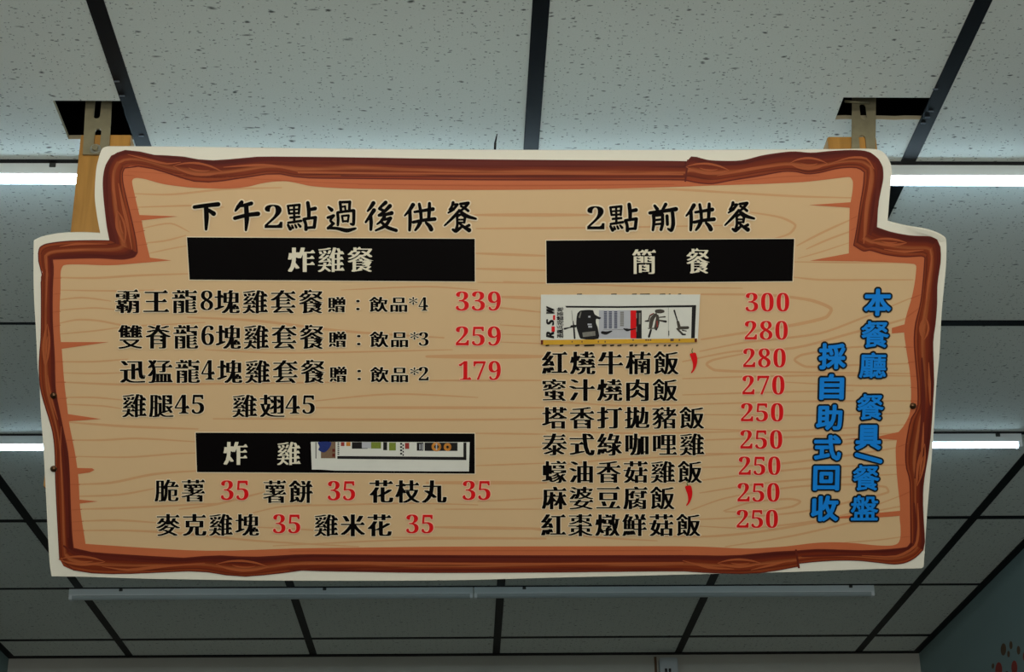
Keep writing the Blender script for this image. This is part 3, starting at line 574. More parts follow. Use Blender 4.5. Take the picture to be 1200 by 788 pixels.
kl += [([(150, 181), (170, 186), (196, 192), (212, 190)], [0.5, 2.5, 0.6]), ([(262, 196), (290, 194), (318, 194), (350, 201)], [0.6, 3.4, 0.6]), ([(350, 202), (500, 203.5), (700, 204), (800, 204.5)], [2.4, 1.6, 1.6]), ([(840, 206), (880, 198), (920, 193)], [0.5, 3.6, 0.6]),
       ([(972, 192), (995, 185), (1015, 186), (1024, 198)], [0.5, 2.8, 0.8]), ([(1020, 202), (1018, 222), (1014, 250), (1012, 285)], [0.8, 3.4, 1.2]), ([(139, 215), (144, 240), (150, 265), (155, 292)], [0.8, 4.2, 0.8]), ([(133, 200), (133, 222), (137, 240)], [0.8, 3, 0.5]),
       ([(70, 289), (90, 286), (126, 286)], [0.6, 2.4, 0.5]), ([(55, 300), (55, 325), (54, 360)], [1, 2.4, 0.6]), ([(1092, 300), (1088, 330), (1084, 360)], [1, 3, 0.6]), ([(1088, 425), (1089, 450), (1090, 475)], [0.8, 3.4, 0.6]), ([(1082, 495), (1081, 520), (1077, 560)], [0.6, 3.0, 0.5]),
       ([(1075, 590), (1076, 620), (1072, 640), (1050, 652), (1010, 651)], [0.8, 3.0, 3.0, 0.6]), ([(120, 664), (150, 668), (190, 664), (240, 660)], [0.6, 4, 0.6]), ([(340, 662), (420, 660), (600, 661), (800, 660)], [0.6, 3.2, 2.4, 2.4]), ([(800, 657), (830, 665), (860, 667)], [0.6, 3, 0.6]),
       ([(72, 500), (71, 530), (73, 570), (74, 620)], [0.6, 2.0, 0.6]), ([(56, 440), (60, 465), (68, 492)], [0.6, 2.2, 0.6]), ([(880, 668), (905, 662), (925, 657)], [0.6, 3, 0.6]), ([(1036, 292), (1060, 295), (1082, 293)], [0.6, 3, 0.6])]
link('bark_streak', strokes_mesh(kl, 9, 0, 3), M['bark_light'], bark, kind='stuff')
dk = [([(806, 188), (803, 212)], [2.2, 2.2]), ([(936, 665), (932.6, 645)], [2.4, 2.4]), ([(160, 178), (190, 186), (240, 190)], [0.5, 3, 0.5]), ([(400, 189), (600, 191.5), (800, 192)], [4.5, 5, 5]), ([(400, 206), (600, 207.5), (800, 207.5)], [1.4, 1.4, 1.4]), ([(340, 656), (500, 656), (800, 656)], [3, 4.4, 3.4]), ([(340, 668), (500, 668.5), (800, 667)], [1.5, 2.6, 1.5]),
      ([(1030, 200), (1027, 240), (1020, 275)], [2, 5, 2]), ([(1071, 590), (1073, 625), (1066, 646), (1020, 652)], [2, 4, 3, 1]), ([(128, 205), (130, 250), (138, 285)], [2, 5, 3]), ([(75, 640), (90, 650), (140, 655), (200, 660)], [2, 4.5, 1]), ([(72, 520), (77, 570), (80, 630)], [1.5, 4, 2]), ([(1080, 420), (1082, 470), (1078, 520), (1072, 560)], [2, 5, 4, 2]), ([(940, 652), (1000, 650), (1040, 652)], [2, 3, 1])]
link('bark_groove', strokes_mesh(dk, 8, 0, 4), M['bark_dark'], bark, kind='stuff')

# screws through the board
for x, y in ((63, 463.5), (63, 549.5), (1069.6, 475.8)):
    c = uvp([(x, y)])[0]; bm = bmesh.new(); bmesh.ops.create_uvsphere(bm, u_segments=14, v_segments=8, radius=0.0046, matrix=Matrix.Translation((c[0], c[1], 0.0012)) @ Matrix.Diagonal((1, 1, 0.7, 1)))
    me = bpy.data.meshes.new('mesh'); bm.to_mesh(me); bm.free()
    for p in me.polygons: p.use_smooth = True
    link('screw', me, M['screw'], sign)
# cut end of a black cable tie standing up behind the top edge
c0, c1, c2 = uvp([(580, 180)])[0], uvp([(580.5, 168)])[0], uvp([(582.6, 157.5)])[0]
link('cable_tie', cyl_me(0.0016, (c0[0], c0[1], -0.0065), (c1[0], c1[1], -0.0062), 8), M['cable'], sign)
link('cable_tie', cyl_me(0.0014, (c1[0], c1[1], -0.0062), (c2[0], c2[1], -0.0062), 8, True, 0.0006), M['cable'], sign)

# ------------------------------------------------------------------ lettering
BARS = [[(219.2, 278.2), (556.3, 280), (556.5, 330), (222.3, 327.8)], [(640, 282), (930.6, 280), (928.6, 329.6), (640.6, 332.2)], [(229.4, 507.2), (556.2, 508.2), (556.4, 555.2), (231, 553.4)]]
def edge_lines(q, w): return strokes_mesh([([q[i], q[(i+1) % 4]], [w, w]) for i in range(4)], 5, 0, 1)
BARO = []
for q in BARS:
    o = flat_poly('heading_bar', q, M['black'], 6, sign); BARO.append(o)
    link('bar_outline', edge_lines(q, 2.0), M['halo'], o)

MATHD = {c: chr(0x1D7CE+int(c)) for c in '0123456789'}
_gc = {}
def glyph(ch, off=0.0):
    key = (ch, off)
    if key in _gc: return _gc[key]
    cu = bpy.data.curves.new('t', 'FONT'); cu.body = ch; cu.size = 1; cu.offset = off; cu.resolution_u = 3; cu.fill_mode = 'FRONT'
    ob = bpy.data.objects.new('t', cu); C.objects.link(ob)
    dg = bpy.context.evaluated_depsgraph_get(); me = bpy.data.meshes.new_from_object(ob.evaluated_get(dg))
    if off < 0:                                        # thinning can fail on a dense glyph: take the first amount that keeps its area
        cu.offset = 0; full = bpy.data.meshes.new_from_object(ob.evaluated_get(bpy.context.evaluated_depsgraph_get()))
        A0 = sum(p.area for p in full.polygons); cnt = {}
        for p in full.polygons:
            for e in p.edge_keys: cnt[e] = cnt.get(e, 0)+1
        per = sum((full.vertices[a].co-full.vertices[b].co).length for (a, b), k in cnt.items() if k == 1)
        for o_ in (off, off*1.15, off*0.8, off*1.35, off*0.6, off*0.4, off*0.2, 0.0):
            bpy.data.meshes.remove(me); cu.offset = o_; dg = bpy.context.evaluated_depsgraph_get()
            me = bpy.data.meshes.new_from_object(ob.evaluated_get(dg)); a = sum(p.area for p in me.polygons)
            if o_ == 0 or abs(a-(A0+o_*per)) < 0.035*A0: break
        bpy.data.meshes.remove(full)
    n = len(me.vertices); co = np.zeros(n*3); me.vertices.foreach_get('co', co); co = co.reshape(-1, 3)[:, :2]
    fs = [tuple(p.vertices) for p in me.polygons]
    serifs = []
    if ord(ch[0]) > 0x3000 and off < 0:
        cv = ob.to_curve(dg, apply_modifiers=False)
        for sp in cv.splines:
            P = np.array([(bp.co.x, bp.co.y) for bp in (sp.bezier_points if sp.type == 'BEZIER' else sp.points)]); m = len(P)
            if m < 4: continue
            for i in range(m):
                a, b, p, q = P[i], P[(i+1) % m], P[i-1], P[(i+2) % m]
                if abs(a[0]-b[0]) < 0.014 and 0.03 < abs(a[1]-b[1]) < 0.1:
                    x = max(a[0], b[0])
                    if p[0] < x-0.07 and q[0] < x-0.07 and abs(p[1]-a[1]) < 0.2*abs(p[0]-a[0]) and abs(q[1]-b[1]) < 0.2*abs(q[0]-b[0]):
                        # one of the two sides must be the free top of the stroke
                        serifs.append((x, max(a[1], b[1]), min(a[1], b[1])))
        ob.to_curve_clear()
    bpy.data.objects.remove(ob); bpy.data.curves.remove(cu); bpy.data.meshes.remove(me)
    _gc[key] = (co, fs, serifs); return _gc[key]

def ink_area(co, fs):
    a = 0.0
    for f in fs:
        p = co[list(f)]; a += abs(0.5*np.sum(p[:, 0]*np.roll(p[:, 1], -1)-p[:, 1]*np.roll(p[:, 0], -1)))
    return a
def run_geo(text, style, thin=None):
    """lay out a run at size 1; returns list of (verts, faces) blocks"""
    blocks = []; x = 0.0
    for ch in text:
        if ch == ' ': x += 1.0; continue
        if ch == '_': x += 0.5; continue
        c = MATHD.get(ch, ch); cjk = ord(ch) > 0x2E80
        co, fs, se = glyph(c, ((thin or -0.009) if cjk else -0.009) if style == 'ming' else 0.0)
        adv = (1.09 if style == 'ming' else 1.0) if cjk else (co[:, 0].max()-co[:, 0].min()+(0.14 if style == 'ming' else 0.09))
        x0 = x if cjk else x-co[:, 0].min()
        if cjk and ch in '：': x0 = x
        blocks.append((co+np.array([x0, 0]), fs, [(a+x0, b, c2) for a, b, c2 in se], cjk)); x += adv
    return blocks
def text_mesh(text, box, style, layer, dil=(), xd=0.0, halo=None, slant=0.0):
    """box = ink box in photo pixels (x0,y0,x1,y1); style 'ming' thickens uprights and adds the small roofs"""
    bl = run_geo(text, style, -0.003 if box[3]-box[1] < 20 else None)
    allv = np.vstack([b[0] for b in bl]); mn, mxx = allv.min(0), allv.max(0)
    if style == 'ming' and bl[0][3]: mn[0] -= xd*0.9; mxx[0] += xd*0.9
    sx, sy = (box[2]-box[0])/(mxx[0]-mn[0]), (box[3]-box[1])/(mxx[1]-mn[1])
    V, Fc = [], []; kz = 0
    def put(co, fs, dx, dy, z):
        px = box[0]+(co[:, 0]-mn[0])*sx+dx; py = box[3]-(co[:, 1]-mn[1])*sy+dy
        if slant: px = px-(py-(box[1]+box[3])/2)*slant
        q = uvp(np.stack([px, py], 1)); b = len(V)
        V.extend([(a, c, z) for a, c in q]); Fc.extend([tuple(i+b for i in f) for f in fs])
    for co, fs, se, cjk in bl:
        shifts = [(0, 0)]
        if style == 'ming' and cjk:
            d = min(xd, max(0.018 if box[3]-box[1] > 20 else 0.042, xd-(ink_area(co, fs)-0.20)*0.22))*sx
            shifts = [(-d, 0), (-d/3, 0), (d/3, 0), (d, 0)]
        elif style == 'ming': d = 0.014*sx; shifts = [(-d, 0), (d, 0)]
        if dil: shifts = [(a+c, b+d) for a, b in (shifts if len(shifts) < 3 else [shifts[0], shifts[-1]]) for c, d in dil]
        for k, (dx, dy) in enumerate(shifts): put(co, fs, dx, dy, zl(layer)+(k % 9)*0.000005)
        for (x, yt, yb) in se:
            tri = np.array([(x-0.15, yt-0.02), (x-0.055, yt+0.062), (x-0.01, yt+0.045), (x+0.045, yb+0.012)])
            for k, (dx, dy) in enumerate(dil or [(0, 0)]): put(tri, [(0, 1, 2, 3)], dx, dy, zl(layer)+0.00005+(k % 3)*0.000004)
    return mesh(V, Fc)
def ring_shifts(r, n=8): return [(r*math.cos(2*math.pi*k/n), r*math.sin(2*math.pi*k/n)) for k in range(n)]
def text(name, s, box, mat, parent=None, layer=10, halo='halo', hr=1.0, xd=0.054, style='ming'):
    o = link(name, text_mesh(s, box, style, layer, xd=xd), M[mat], parent or sign)
    if halo: link('letter_outline', text_mesh(s, box, style, layer-2, dil=ring_shifts(hr), xd=xd), M[halo], o)
    return o

# black item lettering: runs with their ink boxes in the photograph
ITEMS = [
 ('霸王龍', (135, 339.8, 232, 367)), ('8', (235.4, 340.5, 249.6, 363.5)), ('塊雞套餐', (251, 340, 380, 367.3)), ('贈', (384, 348, 405, 366)), ('：', (417.5, 351.5, 421.5, 363.5)), ('飲品', (432.4, 347.8, 477.5, 365.6)), ('*', (479.6, 348, 489, 357)), ('4', (490.8, 348.3, 501, 364)),
 ('雙脊龍', (138, 380.8, 233, 408.7)), ('6', (236.4, 381.5, 250.6, 404.5)), ('塊雞套餐', (252.6, 381, 380.8, 409)), ('贈', (385, 388.5, 406, 406.8)), ('：', (418.5, 392.5, 422.5, 404.5)), ('飲品', (433, 388.5, 478.5, 407)), ('*', (481, 389, 490.5, 398)), ('3', (491.2, 389.3, 502, 405.2)),
 ('迅猛龍', (141, 421.6, 235, 448.8)), ('4', (236.4, 422, 250.8, 445)), ('塊雞套餐', (254.3, 422, 382, 449)), ('贈', (386, 429.6, 406.5, 447.8)), ('：', (419, 433.5, 423, 445.5)), ('飲品', (433.5, 430, 478.5, 448)), ('*', (481, 430.5, 490.5, 439.5)), ('2', (491, 430, 502, 445.8)),
 ('雞腿', (143, 461.8, 204, 489)), ('45', (205.2, 462.6, 239, 485)), ('雞翅', (272, 462.5, 334, 489)), ('45', (335, 463.3, 368.6, 485)),
 ('脆薯', (181, 562, 240.5, 588)), ('薯餅', (308, 563, 366.8, 589.5)), ('花枝丸', (433, 562.8, 523.5, 589.3)), ('麥克雞塊', (183, 602.3, 304, 628)), ('雞米花', (368, 602.8, 459, 628.5)),
 ('紅燒牛楠飯', (635, 411.6, 795.8, 438.8)), ('蜜汁燒肉飯', (635.4, 444, 794.5, 470)), ('塔香打拋豬飯', (635, 476.7, 825.7, 502.4)), ('泰式綠咖哩雞', (635, 508, 825.5, 533.8)), ('蠔油香菇雞飯', (635, 540, 823.2, 566)), ('麻婆豆腐飯', (634.6, 570.2, 791, 597)), ('紅棗燉鮮菇飯', (634, 602.3, 821.3, 628.5))]
for s, bx in ITEMS: text('item_lettering', s, bx, 'black', xd=0.055)
PRICES = [('339', (534.6, 341.5, 586.4, 364)), ('259', (534.6, 382.5, 586.4, 405)), ('179', (538, 423, 586.4, 445.4)), ('35', (259.4, 563, 291, 586)), ('35', (384.6, 563.6, 415.8, 586.4)), ('35', (542.6, 563.4, 574.3, 586)), ('35', (320.5, 602.8, 351.6, 625)), ('35', (476.5, 603, 507.5, 625)),
 ('300', (874, 343.2, 924.3, 365)), ('280', (873, 376, 922.6, 398.2)), ('280', (871.2, 408.3, 920.2, 430.6)), ('270', (870.2, 440, 918.8, 462.5)), ('250', (868.5, 472.4, 917.5, 494)), ('250', (867.8, 504, 916.2, 526)), ('250', (866, 535, 914, 556.7)), ('250', (864.5, 566, 913, 588)), ('250', (863.5, 597.5, 911.2, 618.7))]
for s, bx in PRICES: text('price_lettering', s, bx, 'red', halo='pinkhalo', hr=0.9)
# white lettering on the black bars
for s, bx, b in (('炸雞餐', (337.5, 290, 438.3, 318.7), 0), ('簡', (740.5, 292.2, 768.5, 321), 1), ('餐', (804, 291.6, 832, 320.5), 1), ('炸', (262, 517.8, 290, 544.8), 2), ('雞', (324.5, 518, 352.2, 545), 2)):
    text('bar_lettering', s, bx, 'cream', BARO[b], 10, None, xd=0.046)

# brush-written headings: every stroke is drawn (zoom pixels -> photo pixels)
def S6(ox, oy, k, strokes): return [([(ox+a/k, oy+b/k) for a, b, _ in s], [c/k for _, _, c in s]) for s in strokes]
G = {}
G['下'] = S6(210, 225, 6, [[(108, 106, 22), (180, 96, 24), (275, 86, 28)], [(190, 105, 28), (193, 180, 30), (190, 262, 14)], [(205, 125, 18), (243, 152, 30)]])
G['午'] = S6(210, 225, 6, [[(440, 72, 24), (415, 105, 24), (396, 132, 10)], [(425, 98, 16), (465, 92, 22), (508, 80, 24)], [(392, 184, 22), (480, 162, 24), (555, 153, 28)], [(472, 100, 28), (476, 190, 30), (470, 268, 12)]])
G['點'] = S6(210, 225, 6, [[(766, 100, 13), (774, 152, 12)], [(764, 98, 12), (845, 90, 14)], [(846, 90, 15), (842, 152, 12)], [(808, 95, 12), (810, 212, 14)], [(772, 126, 9), (840, 121, 9)], [(776, 152, 11), (842, 147, 11)], [(782, 180, 12), (846, 174, 13)], [(768, 216, 13), (858, 203, 15)],
                           [(766, 232, 14), (782, 260, 20)], [(794, 236, 10), (800, 252, 14)], [(816, 232, 10), (824, 248, 14)], [(838, 226, 10), (852, 242, 16)], [(905, 76, 22), (912, 130, 24), (912, 185, 20)], [(915, 124, 18), (956, 116, 24)], [(878, 192, 20), (890, 225, 18), (892, 262, 22)], [(880, 190, 16), (920, 184, 16), (958, 180, 22)], [(958, 184, 20), (950, 248, 20)], [(893, 252, 15), (950, 248, 15)]])
G['過'] = S6(380, 225, 6, [[(30, 106, 12), (52, 126, 24)], [(26, 180, 16), (66, 166, 18)], [(66, 168, 16), (44, 200, 14), (66, 222, 16)], [(64, 222, 16), (28, 254, 18)], [(28, 252, 16), (90, 256, 18), (160, 270, 26), (220, 256, 12)], [(112, 72, 18), (118, 132, 15)], [(112, 72, 14), (180, 70, 16)], [(180, 70, 18), (176, 132, 15)],
                           [(146, 100, 11), (150, 130, 10)], [(128, 104, 10), (148, 100, 10)], [(94, 150, 17), (98, 190, 17), (96, 232, 15)], [(94, 144, 15), (150, 136, 15), (206, 130, 18)], [(208, 132, 20), (208, 190, 18), (204, 228, 18), (186, 224, 10)], [(126, 170, 12), (132, 208, 11)], [(126, 168, 11), (172, 164, 12)], [(172, 166, 13), (166, 208, 11)], [(132, 206, 11), (166, 204, 11)]])
G['後'] = S6(380, 225, 6, [[(346, 78, 26), (325, 110, 20), (306, 134, 10)], [(350, 128, 26), (325, 165, 20), (292, 212, 12)], [(326, 168, 22), (330, 215, 22), (328, 264, 16)], [(432, 74, 24), (405, 98, 18), (388, 116, 16)], [(388, 118, 16), (424, 134, 18)], [(462, 98, 26), (425, 135, 18), (385, 164, 16)], [(385, 164, 16), (430, 158, 18), (474, 148, 26)],
                           [(424, 172, 20), (400, 205, 16), (372, 226, 8)], [(405, 196, 16), (440, 190, 16), (466, 184, 22)], [(464, 188, 20), (430, 236, 22), (362, 270, 10)], [(398, 206, 14), (440, 246, 22), (506, 270, 20)]])
G['供'] = S6(380, 225, 6, [[(624, 90, 26), (600, 128, 20), (566, 166, 8)], [(602, 135, 20), (604, 200, 22), (600, 268, 16)], [(668, 84, 16), (678, 140, 20), (682, 198, 18)], [(740, 80, 18), (738, 140, 22), (734, 192, 18)], [(636, 140, 14), (700, 130, 18), (764, 120, 24)], [(626, 212, 18), (700, 198, 20), (776, 190, 24)], [(674, 214, 26), (658, 245, 20), (640, 268, 12)], [(716, 216, 14), (740, 240, 26), (752, 262, 28)]])
G['餐'] = S6(380, 225, 6, [[(906, 74, 18), (898, 100, 14), (880, 124, 10)], [(904, 88, 12), (936, 88, 16)], [(934, 90, 16), (905, 124, 16), (872, 146, 8)], [(898, 112, 10), (912, 124, 10)], [(956, 84, 14), (1012, 78, 20)], [(1010, 80, 20), (985, 112, 16), (955, 134, 10)], [(962, 100, 12), (985, 112, 14), (1012, 132, 16)],
                           [(950, 130, 18), (905, 180, 18), (846, 236, 8)], [(948, 128, 14), (1000, 168, 24), (1066, 188, 12)], [(936, 172, 14), (962, 158, 14), (992, 176, 16)], [(990, 176, 16), (984, 214, 14)], [(934, 174, 14), (936, 230, 15), (928, 262, 18)], [(940, 194, 9), (986, 194, 9)], [(940, 214, 9), (984, 214, 9)], [(904, 264, 14), (925, 274, 24), (972, 240, 12)], [(950, 220, 12), (985, 248, 18), (1018, 268, 28)], [(1018, 234, 18), (988, 248, 12)]])
G['前'] = S6(640, 225, 4, [[(508, 64, 10), (520, 80, 15)], [(560, 58, 14), (546, 82, 10)], [(486, 98, 13), (545, 90, 14), (608, 80, 18)], [(503, 110, 14), (505, 140, 13), (500, 178, 10)], [(503, 110, 11), (544, 106, 12)], [(545, 106, 13), (545, 150, 13), (538, 176, 12)], [(508, 132, 8), (544, 128, 8)], [(508, 152, 8), (544, 148, 8)], [(566, 112, 13), (568, 152, 12)], [(592, 98, 14), (595, 150, 16), (586, 180, 14), (570, 172, 6)]])
def bbox(st):
    a = np.vstack([np.array(p) for p, _ in st]); return a.min(0), a.max(0)
def fit_to(ch, box):
    st = G[ch]; mn, mx = bbox(st); sx = (box[2]-box[0])/(mx[0]-mn[0]); sy = (box[3]-box[1])/(mx[1]-mn[1])
    return [([(box[0]+(x-mn[0])*sx, box[1]+(y-mn[1])*sy) for x, y in p], w) for p, w in st]
def brush(name, st):
    o = link(name, strokes_mesh(st, 11, 0.4), M['black'], sign); link('letter_outline', strokes_mesh(st, 8, 2.0), M['halo'], o)
for ch in '下午點過後供餐': brush('heading_lettering', G[ch])
brush('heading_lettering', fit_to('點', (715, 239.5, 745.5, 270))); brush('heading_lettering', G['前'])
brush('heading_lettering', fit_to('供', (804, 239, 836.5, 269.5))); brush('heading_lettering', fit_to('餐', (849.5, 237.5, 883.5, 270)))
for bx in ((310.8, 239.8, 330.6, 267.2), (688.6, 241.6, 707.8, 268.8)):
    o = link('heading_lettering', text_mesh('2', bx, 'ming', 11), M['black'], sign); link('letter_outline', text_mesh('2', bx, 'ming', 8, dil=ring_shifts(1.9, 12)), M['halo'], o)

# blue notice in rounded letters, outlined black
BL = [('本', (1010, 336, 1046.5, 372.3)), ('餐', (1007, 374, 1043.6, 409.6)), ('廳', (1004.6, 411, 1040.4, 445)), ('餐', (1002, 459.6, 1037.5, 494.2)), ('具', (1000, 495.8, 1034.7, 529.4)), ('餐', (997, 542.8, 1032.4, 577)), ('盤', (994.7, 578.6, 1031, 612)),
      ('採', (957, 400, 993.4, 435)), ('自', (958, 436, 991, 470.6)), ('助', (954, 472, 989, 506.2)), ('式', (951.5, 507.6, 987.7, 541.8)), ('回', (950.5, 543.7, 985.6, 577)), ('收', (948, 578.6, 984.6, 613))]
dense = '餐廳盤'
for ch, bx in BL:
    g = 0.65 if ch in dense else 1.2                   # half growth of the blue stroke, px
    e = g+2.1
    ib = (bx[0]+e, bx[1]+e, bx[2]-e, bx[3]-e)
    o = link('notice_lettering', text_mesh(ch, ib, 'round', 12, dil=ring_shifts(g, 10)+[(0, 0)], slant=0.03), M['blue'], sign)
    link('letter_outline', text_mesh(ch, ib, 'round', 9, dil=ring_shifts(e, 14)+ring_shifts(e*0.55, 8), slant=0.03), M['navy'], o)
sl = [([(1003.6, 533), (1031.4, 540.6)], [4.6, 4.6])]
o = link('notice_lettering', strokes_mesh(sl, 12, 0.2), M['blue'], sign); link('letter_outline', strokes_mesh(sl, 9, 2.1), M['navy'], o)

# red chillies beside two dishes
for x, y, k in ((790, 400, 1.0), (784.3, 555.5, 1.0)):
    pts = [(320, 262), (345, 245), (395, 232), (440, 240), (462, 300), (472, 380), (462, 470), (430, 560), (385, 630), (350, 655), (345, 635), (375, 580), (385, 500), (372, 420), (340, 330)]
    o = flat_poly('chilli_print', smooth([(x+a/17.5*k, y+b/17.5*k) for a, b in pts], 4), M['red'], 10, sign)
    link('stem', strokes_mesh([([(x+372/17.5, y+235/17.5), (x+362/17.5, y+190/17.5), (x+378/17.5, y+148/17.5)], [1.4, 1.0, 0.8])], 11), M['stem'], o)

# ends of the two covered lines that peep out around the paper patch
PE = [([(a, 344.9), (b, 344.7)], [1.2, 1.2]) for a, b in ((676.5, 681.5), (716.5, 722), (741, 745.5), (750.5, 761), (773.5, 779), (784, 785.2), (795, 797.5))]
PE += [([(a, 405), (b, 404.6)], [1.6, 1.6]) for a, b in ((640, 643), (656.5, 659.5), (674.5, 678.5), (685, 696), (706, 710), (715.5, 719), (724, 727.5), (738.5, 741.5), (744.5, 746), (754.5, 758), (769.5, 771), (778.5, 780), (783.5, 785.5), (792.5, 794))]
link('item_lettering', strokes_mesh(PE, 10, 0, 1), M['black'], sign, kind='stuff')

# ------------------------------------------------------------------ paper patches stuck over the print
def patch(name, label, cat, quad, thick=0.0004, lay=14):
    t = empty(name, label=label, category=cat, group='magazine cuttings taped over the menu print'); t.matrix_world = SIGN_M
    q = uvp(quad); z0, z1 = zl(lay), zl(lay)+thick; n = len(q)
    tr = tessellate_polygon([[Vector((a, b, 0)) for a, b in q]])
    v = [(a, b, z1) for a, b in q]+[(a, b, z0) for a, b in q]
    f = [tuple(k) for k in tr]+[tuple(k+n for k in reversed(x)) for x in tr]+[(k, (k+1) % n, (k+1) % n+n, k+n) for k in range(n)]
    link('paper', mesh(v, f), M['paper'], t)
    return t, lay+int(thick/LAYER)+1
def Z1(a, b): return (628+a/11.26, 338+b/11.26)
def Z2(a, b): return (724+a/11.26, 338+b/11.26)
t, Lq = patch('paper_patch', 'white magazine cutting with airsoft pictures, taped over the top of the right-hand menu list', 'paper', [(633.8, 345.2), (700, 345.2), (820.3, 345), (817.6, 398), (633.4, 398.6)])
flat_poly('tape_strip', [(634, 398.2), (817, 396.4), (816.4, 401), (720, 402.6), (634.4, 404)], M['yellow'], Lq, t, label='yellow printed strip along the lower edge')
def R(x0, y0, x1, y1, fn): return [fn(x0, y0), fn(x1, y0), fn(x1, y1), fn(x0, y1)]
flat_poly('tape_end', R(65, 680, 95, 738, Z1), M['bark_dark'], Lq+1, t)
flat_poly('tape_end', R(1010, 660, 1040, 705, Z2), M['bark_dark'], Lq+1, t)
multi_poly('tape_mark', [R(a, 690, a+14, 712, Z1) for a in (470, 600, 815, 905)]+[R(a, 668, a+20, 688, Z2) for a in (190, 360, 390, 420, 800)]+[R(690, 660, 735, 695, Z2)], M['pawbrown'], Lq+1, t, kind='stuff')
multi_poly('printed_frame', [[Z1(385, 228), Z1(1081, 232), Z2(1030, 218), Z2(1030, 246), Z1(1081, 256), Z1(400, 252)]], M['dark'], Lq, t)
multi_poly('printed_frame', [[Z2(975, 250), Z2(1030, 225), Z2(1012, 655), Z2(965, 655)]], M['dark'], Lq+1, t)
multi_poly('picture_panel', [R(830, 285, 1080, 655, Z1)+[], R(0, 285, 165, 655, Z2)], M['lightgrey'], Lq, t)
flat_poly('picture', smooth([Z1(a, b) for a, b in ((545, 330), (590, 290), (750, 285), (775, 340), (830, 372), (858, 385), (840, 405), (795, 400), (790, 450), (815, 520), (825, 660), (590, 660), (555, 580), (530, 480))], 3), M['dark'], Lq+1, t)
multi_poly('picture_highlight', [R(680, 462, 735, 482, Z1), R(690, 490, 740, 515, Z1), R(690, 360, 718, 382, Z1)], M['lightgrey'], Lq+2, t, kind='stuff')
multi_poly('picture_highlight', [[Z1(560, 380), Z1(590, 300), Z1(600, 310), Z1(580, 390)], [Z1(610, 580), Z1(780, 560), Z1(785, 620), Z1(620, 640)]], M['grey'], Lq+2, t, kind='stuff')
link('picture_figure', strokes_mesh([([Z1(*p) for p in pl], ws) for pl, ws in (
    (((490, 430), (500, 520), (510, 655)), (1.0, 2.0, 2.0)), (((380, 530), (440, 515), (490, 500)), (2.4, 1.2, 2.4)), (((470, 500), (520, 495)), (3, 3)),
    (((470, 290), (482, 420)), (0.3, 0.5)), (((875, 580), (930, 585), (1000, 560)), (3.4, 3.8, 1.2)), (((900, 600), (930, 600)), (1.4, 1.4)))], Lq+1), M['dark'], t, kind='stuff')
link('picture_rule', strokes_mesh([([Z1(890, 542), Z1(1080, 542)], [0.4, 0.4]), ([Z2(0, 542), Z2(70, 542)], [0.5, 0.5]), ([Z2(665, 255), Z2(665, 640)], [0.4, 0.4])], Lq+1, 0, 1), M['grey'], t, kind='stuff')
cols = []
for a in (895, 960, 1030):
    for k in range(10): cols.append(R(a, 300+k*23, a+42, 300+k*23+16, Z1))
multi_poly('small_print', cols, M['bluegrey'], Lq+1, t, kind='stuff')
multi_poly('small_print', [R(28, 305+k*22, 78, 305+k*22+15, Z2) for k in range(9)], M['grey'], Lq+1, t, kind='stuff')
multi_poly('picture_panel', [R(165, 288, 240, 658, Z2)], M['red'], Lq+1, t); multi_poly('picture_panel', [R(240, 288, 312, 658, Z2)], M['dark'], Lq+1, t)
multi_poly('picture_highlight', [R(238, 320, 252, 390, Z2), R(238, 500, 250, 570, Z2), R(275, 320, 298, 470, Z2)], M['grey'], Lq+2, t, kind='stuff')
link('picture_figure', strokes_mesh([([Z2(*p) for p in pl], ws) for pl, ws in ((((75, 530), (120, 545), (170, 540), (230, 530)), (1, 3.4, 1.6, 1.2)),)], Lq+2), M['dark'], t, kind='stuff')
link('picture_figure', strokes_mesh([([Z2(*p) for p in pl], ws) for pl, ws in (
    (((510, 300), (560, 300), (595, 300)), (4.2, 5, 3.4)), (((420, 360), (470, 330)), (1.6, 1.6)), (((405, 410), (420, 360)), (1.6, 1.4)), (((360, 430), (400, 425)), (1.4, 2.4)), (((430, 500), (450, 400), (500, 340)), (4, 5, 3)), (((500, 520), (520, 440), (520, 360)), (4.5, 5, 3)),
    (((540, 380), (620, 372)), (1.2, 1.8)), (((545, 420), (630, 435)), (1.6, 2.8)), (((400, 525), (470, 525)), (1.2, 1.4)), (((435, 545), (410, 630)), (2.2, 2.6)))], Lq+1), M['fig'], t, kind='stuff')
link('picture_figure', strokes_mesh([([Z2(*p) for p in pl], ws) for pl, ws in ((((435, 550), (408, 635)), (2.0, 2.4)), (((742, 290), (785, 430)), (2.0, 1.2)), (((370, 430), (400, 430)), (1, 1.6)), (((600, 432), (632, 436)), (1.4, 2.2)), (((505, 545), (530, 500)), (1.5, 1)), (((850, 605), (885, 605)), (2, 2)))], Lq+2), M['dark'], t, kind='stuff')
link('picture_figure', strokes_mesh([([Z2(*p) for p in pl], ws) for pl, ws in ((((790, 440), (810, 520)), (3, 4)), (((820, 520), (920, 515)), (3.6, 3.4)), (((780, 530), (850, 600)), (2, 2.6)), (((850, 550), (900, 560)), (1.6, 1.2)))], Lq+1), M['fig'], t, kind='stuff')
link('picture_figure', strokes_mesh([([Z2(*p) for p in pl], ws) for pl, ws in ((((420, 350), (470, 325)), (0.8, 0.8)), (((515, 430), (520, 520)), (1.2, 1.2)))], Lq+2), M['pawred'], t, kind='stuff')
multi_poly('picture_rule', [R(662, 555, 676, 620, Z2)], M['dark'], Lq+1, t)
